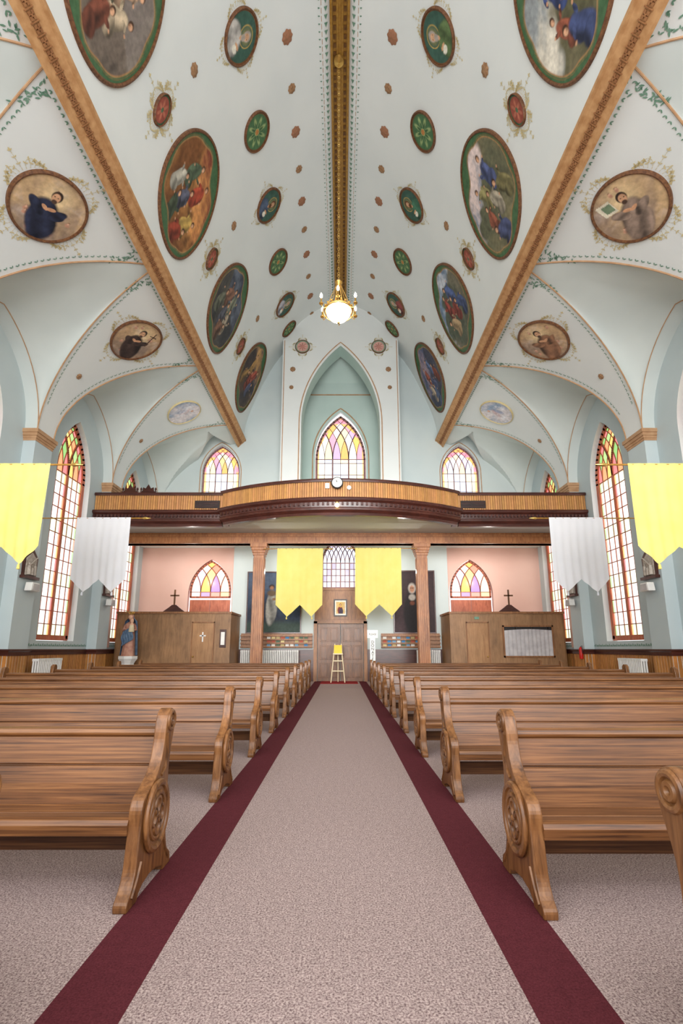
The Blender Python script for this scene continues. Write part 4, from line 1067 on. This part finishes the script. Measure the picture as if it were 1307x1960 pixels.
for side in (-1,1):
    for pc in (13.25,17.85):
        X=side*PF
        e=thing('station_relief',(X,pc,3.3),'carved station of the cross relief in dark gabled frame','relief','stations of the cross')
        mpp=lambda a,c,d:(side*(PF-d),pc+a,c)
        b=B(); b.extr([(-.28,3.3),(.28,3.3),(.3,3.85),(.15,4.0),(0,4.15),(-.15,4.0),(-.3,3.85)],mpp,0,.06); b.extr([(-.33,3.24),(.33,3.24),(.33,3.32),(-.33,3.32)],mpp,0,.14); b.obj('frame',M['mahog'],parent=e)
        b=B(); b.extr([(-.22,3.34),(.22,3.34),(.22,3.8),(0,3.98),(-.22,3.8)],mpp,.06,.08)
        for k,(dy,h) in enumerate(((-.12,.34),(.0,.28),(.12,.36))):
            b.lathe([(.06,0),(.05,h*.5),(.045,h*.75),(.015,h*.8),(.03,h*.86),(.03,h*.95),(.005,h)],(side*(PF-.1),pc+dy,3.35),10)
        b.tube([(side*(PF-.13),pc-.15,3.6),(side*(PF-.13),pc+.14,3.85)],.018,6); b.obj('relief',M['stone'],parent=e,smooth=True)
        e=thing('speaker',(X,pc,3.0),'small white wall speaker on bracket below relief','speaker','wall speakers')
        b=B(); b.extr([(-.2,2.9),(.2,2.9),(.16,3.14),(-.16,3.14)],mpp,.08,.28); b.obj('cabinet',M['white'],parent=e,bevel=.02)
        b=B(); b.tube([(X,pc,3.0),(side*(PF-.12),pc,3.0)],.03,8); b.obj('bracket',M['dark'],parent=e)
        b=B(); b.extr([(-.15,2.93),(.15,2.93),(.125,3.1),(-.125,3.1)],mpp,.28,.29); b.obj('grille',M['curtain'],parent=e)

# ---------------------------------------------------------------- chandelier
cx,cy,cz=-.03,11.0,9.85
e=thing('chandelier',(cx,cy,cz),'brass chandelier with glowing glass bowl and candle bulbs','chandelier')
b=B(); z=cz+1.0
while z<18.2:
    b.ring((cx,cy,z),.028,.008,'Y' if int(z*10)%2 else 'X',10,5,sb=1.5); z+=.075
b.obj('chain',M['brass'],parent=e)
b=B(); b.lathe([(.001,-.26),(.1,-.24),(.22,-.16),(.3,-.05),(.32,.04)],(cx,cy,cz),28); b.obj('bowl',M['bowl'],parent=e,smooth=True)
b=B(); b.ring((cx,cy,cz+.06),.34,.035,'Z',36,8); b.ring((cx,cy,cz+.02),.4,.015,'Z',36,6)
for k in range(18): a=k*pi/9; b.sphere((cx+.36*math.cos(a),cy+.36*math.sin(a),cz+.12),.025,8)
b.sphere((cx,cy,cz-.3),.035,10); b.obj('rim',M['brass'],parent=e,smooth=True)
b=B(); b.lathe([(.03,.75),(.06,.8),(.1,.88),(.05,.94),(.02,1.0)],(cx,cy,cz),14)
for k in range(6): a=k*pi/3; b.tube([(cx+.34*math.cos(a),cy+.34*math.sin(a),cz+.08),(cx+.2*math.cos(a),cy+.2*math.sin(a),cz+.45),(cx+.05*math.cos(a),cy+.05*math.sin(a),cz+.82)],.01,6)
b.obj('stem',M['brass'],parent=e,smooth=True)
for k in range(6):
    a=k*pi/3+.5; x,y=cx+.5*math.cos(a),cy+.5*math.sin(a)
    b=B(); b.tube([(cx+.36*math.cos(a),cy+.36*math.sin(a),cz+.02),(cx+.46*math.cos(a),cy+.46*math.sin(a),cz-.04),(x,y,cz+.06)],.012,6); b.lathe([(.05,.06),(.055,.08),(.02,.09),(.02,.22)],(x,y,cz),10)
    ar=b.obj('arm',M['brass'],parent=e,smooth=True)
    b=B(); b.lathe([(.015,.22),(.033,.27),(.03,.32),(.003,.38)],(x,y,cz),10); b.obj('bulb',M['bulb'],parent=ar,smooth=True)
b=B(); b.lathe([(.02,0),(.14,.03),(.16,.08)],(cx,cy,18.06),20); b.obj('ceiling_rose',M['brass'],parent=e,smooth=True)

# ---------------------------------------------------------------- pews
def pew_proto(loc,label):
    L=6.1; e=thing('pew',loc,label,'pew','wooden church pews')
    prof=catmull([(.0,.0),(.0,.04),(.05,.09),(.085,.16),(.095,.22),(.105,.3),(.115,.38),(.115,.46),(.15,.52),(.24,.56),(.32,.61),(.375,.68),(.405,.77),(.415,.85),(.44,.93),(.5,.97),(.565,.94),(.585,.88),(.565,.8),(.53,.7),(.515,.6),(.52,.48),(.52,.36),(.53,.24),(.57,.12),(.63,.07),(.645,.03),(.645,.0)],4)
    prof+=[(.52,0),(.5,.03),(.4,.06),(.3,.07),(.2,.055),(.15,.03),(.13,0)]
    x0,y0,z0=loc
    for sx in (-1,1):
        b=B(); xo=sx*L/2; xi=sx*(L/2-.075)
        b.extr(prof,lambda a,c,d:(x0+d,y0+a,z0+c),xi,xo); en=b.obj('end_panel',M['pewend'],parent=e,bevel=.01)
        b=B(); xs=x0+xo
        n=40; vs=[]
        for r_,h_ in ((.175,0),(.175,.014),(.0001,.014)):
            for j in range(n): a=2*pi*j/n; vs.append((xs+sx*h_,y0+.315+r_*math.cos(a),z0+.38+r_*1.08*math.sin(a)))
        b.add(vs,[(k*n+j,k*n+(j+1)%n,(k+1)*n+(j+1)%n,(k+1)*n+j) for k in range(2) for j in range(n)])
        xs2=xs+sx*.014
        b.ring((xs2,y0+.315,z0+.38),.165,.02,'X',44,8,sb=1.08,fl=.9); b.ring((xs2,y0+.315,z0+.38),.115,.014,'X',36,8,sb=1.08)
        for k in range(4): a=k*pi/2; b.ring((xs2,y0+.315+.05*math.cos(a),z0+.38+.055*math.sin(a)),.042,.013,'X',18,6,sb=1.1)
        b.sphere((xs2,y0+.315,z0+.38),.022,10)
        b.ring((xs,y0+.503,z0+.893),.055,.014,'X',22,8); b.ring((xs,y0+.503,z0+.893),.024,.014,'X',14,6)
        b.tube([(xs,y0+.44,z0+.82),(xs,y0+.465,z0+.7),(xs,y0+.44,z0+.62),(xs,y0+.38,z0+.585)],.011,6)
        b.tube([(xs,y0+.49,z0+.19),(xs,y0+.53,z0+.12),(xs,y0+.6,z0+.045)],.01,6); b.tube([(xs,y0+.15,z0+.19),(xs,y0+.11,z0+.12),(xs,y0+.05,z0+.05)],.01,6)
        b.obj('carving',M['pewend'],parent=en,smooth=True)
    h=L/2-.07
    sec=[(.1,.335),(.095,.39),(.11,.415),(.15,.42),(.28,.4),(.30,.394),(.303,.39),(.308,.39),(.311,.395),(.42,.4),(.47,.41),(.47,.375),(.3,.37),(.14,.385),(.13,.335)]
    b=B(); b.extr(sec,lambda a,c,d:(x0+d,y0+a,z0+c),-h,h); b.obj('seat',M['pew'],parent=e,bevel=.003)
    sec=[(.435,.40),(.455,.52),(.475,.615),(.49,.618),(.49,.626),(.476,.63),(.505,.79),(.49,.80),(.484,.815),(.492,.84),(.53,.85),(.545,.835),(.54,.8),(.515,.65),(.475,.40)]
    b=B(); b.extr(sec,lambda a,c,d:(x0+d,y0+a,z0+c),-h,h); b.obj('backrest',M['pew'],parent=e,bevel=.003)
    b=B(); b.extr([(.5,.12),(.52,.12),(.52,.24),(.5,.24)],lambda a,c,d:(x0+d,y0+a,z0+c),-h,h); b.obj('stretcher',M['pew'],parent=e)
    return e
rows=[1.2,2.82,4.67,6.5,8.3,10.1,11.9,13.7,15.5,17.2]
pc0=None
lb='varnished brown wooden pew with carved scroll ends beside carpeted aisle'
for i,y in enumerate(rows):
    for side in (-1,1):
        yy=y-(.06 if side>0 and i==1 else 0); xx=side*((1.12 if i==0 else 1.07)+3.05)
        if pc0 is None: pc0=pew_proto((xx,yy,0),lb)
        else: copy_tree(pc0,Vector((xx,yy,0)))

# ---------------------------------------------------------------- light
w=bpy.data.worlds.new('world'); S.world=w; w.use_nodes=True
bgn=w.node_tree.nodes['Background']; bgn.inputs[0].default_value=(1,.985,.975,1); bgn.inputs[1].default_value=1.65
def area(loc,rot,sx,sy,p,col=(1,1,1),spread=180):
    l=bpy.data.lights.new('a','AREA'); l.shape='RECTANGLE'; l.size=sx; l.size_y=sy; l.energy=p; l.color=col; l.spread=math.radians(spread)
    o=bpy.data.objects.new('chancel_fill',l); COL.objects.link(o); o.location=loc; o.rotation_euler=rot; return o  # unseen fill panel added behind the camera to brighten the nave
area((0,-2.5,6),(math.radians(110),0,0),14,9,1250,(1,.985,.97))
area((0,-2.6,5),(math.radians(88),0,0),12,5,420,(1,.98,.96),50)
for x,y in ((-6.3,20.0),(-2.6,19.9),(2.6,19.9),(6.3,20.0)):
    l=bpy.data.lights.new('p','POINT'); l.energy=46; l.color=(1,.94,.88); l.shadow_soft_size=0; o=bpy.data.objects.new('lobby_fill',l); COL.objects.link(o); o.location=(x,y,4.5)  # added fill points without fixtures, brighten the space under the balcony
for x in (-3.2,3.2):
    l=bpy.data.lights.new('p','POINT'); l.energy=50; l.color=(1,.97,.94); l.shadow_soft_size=0; o=bpy.data.objects.new('gallery_fill',l); COL.objects.link(o); o.location=(x,18.6,8.8)  # added fill points, no lamps hang here, lift the rear gallery

# ---------------------------------------------------------------- camera
cam=bpy.data.cameras.new('camera'); co=bpy.data.objects.new('camera',cam); COL.objects.link(co)
cam.lens=16.99; cam.sensor_width=36; cam.sensor_height=24; cam.sensor_fit='AUTO'; cam.shift_y=.0393; cam.clip_start=.05
co.location=(.045,0,1.35); co.rotation_euler=(math.radians(90+11.3),0,0)
S.camera=co
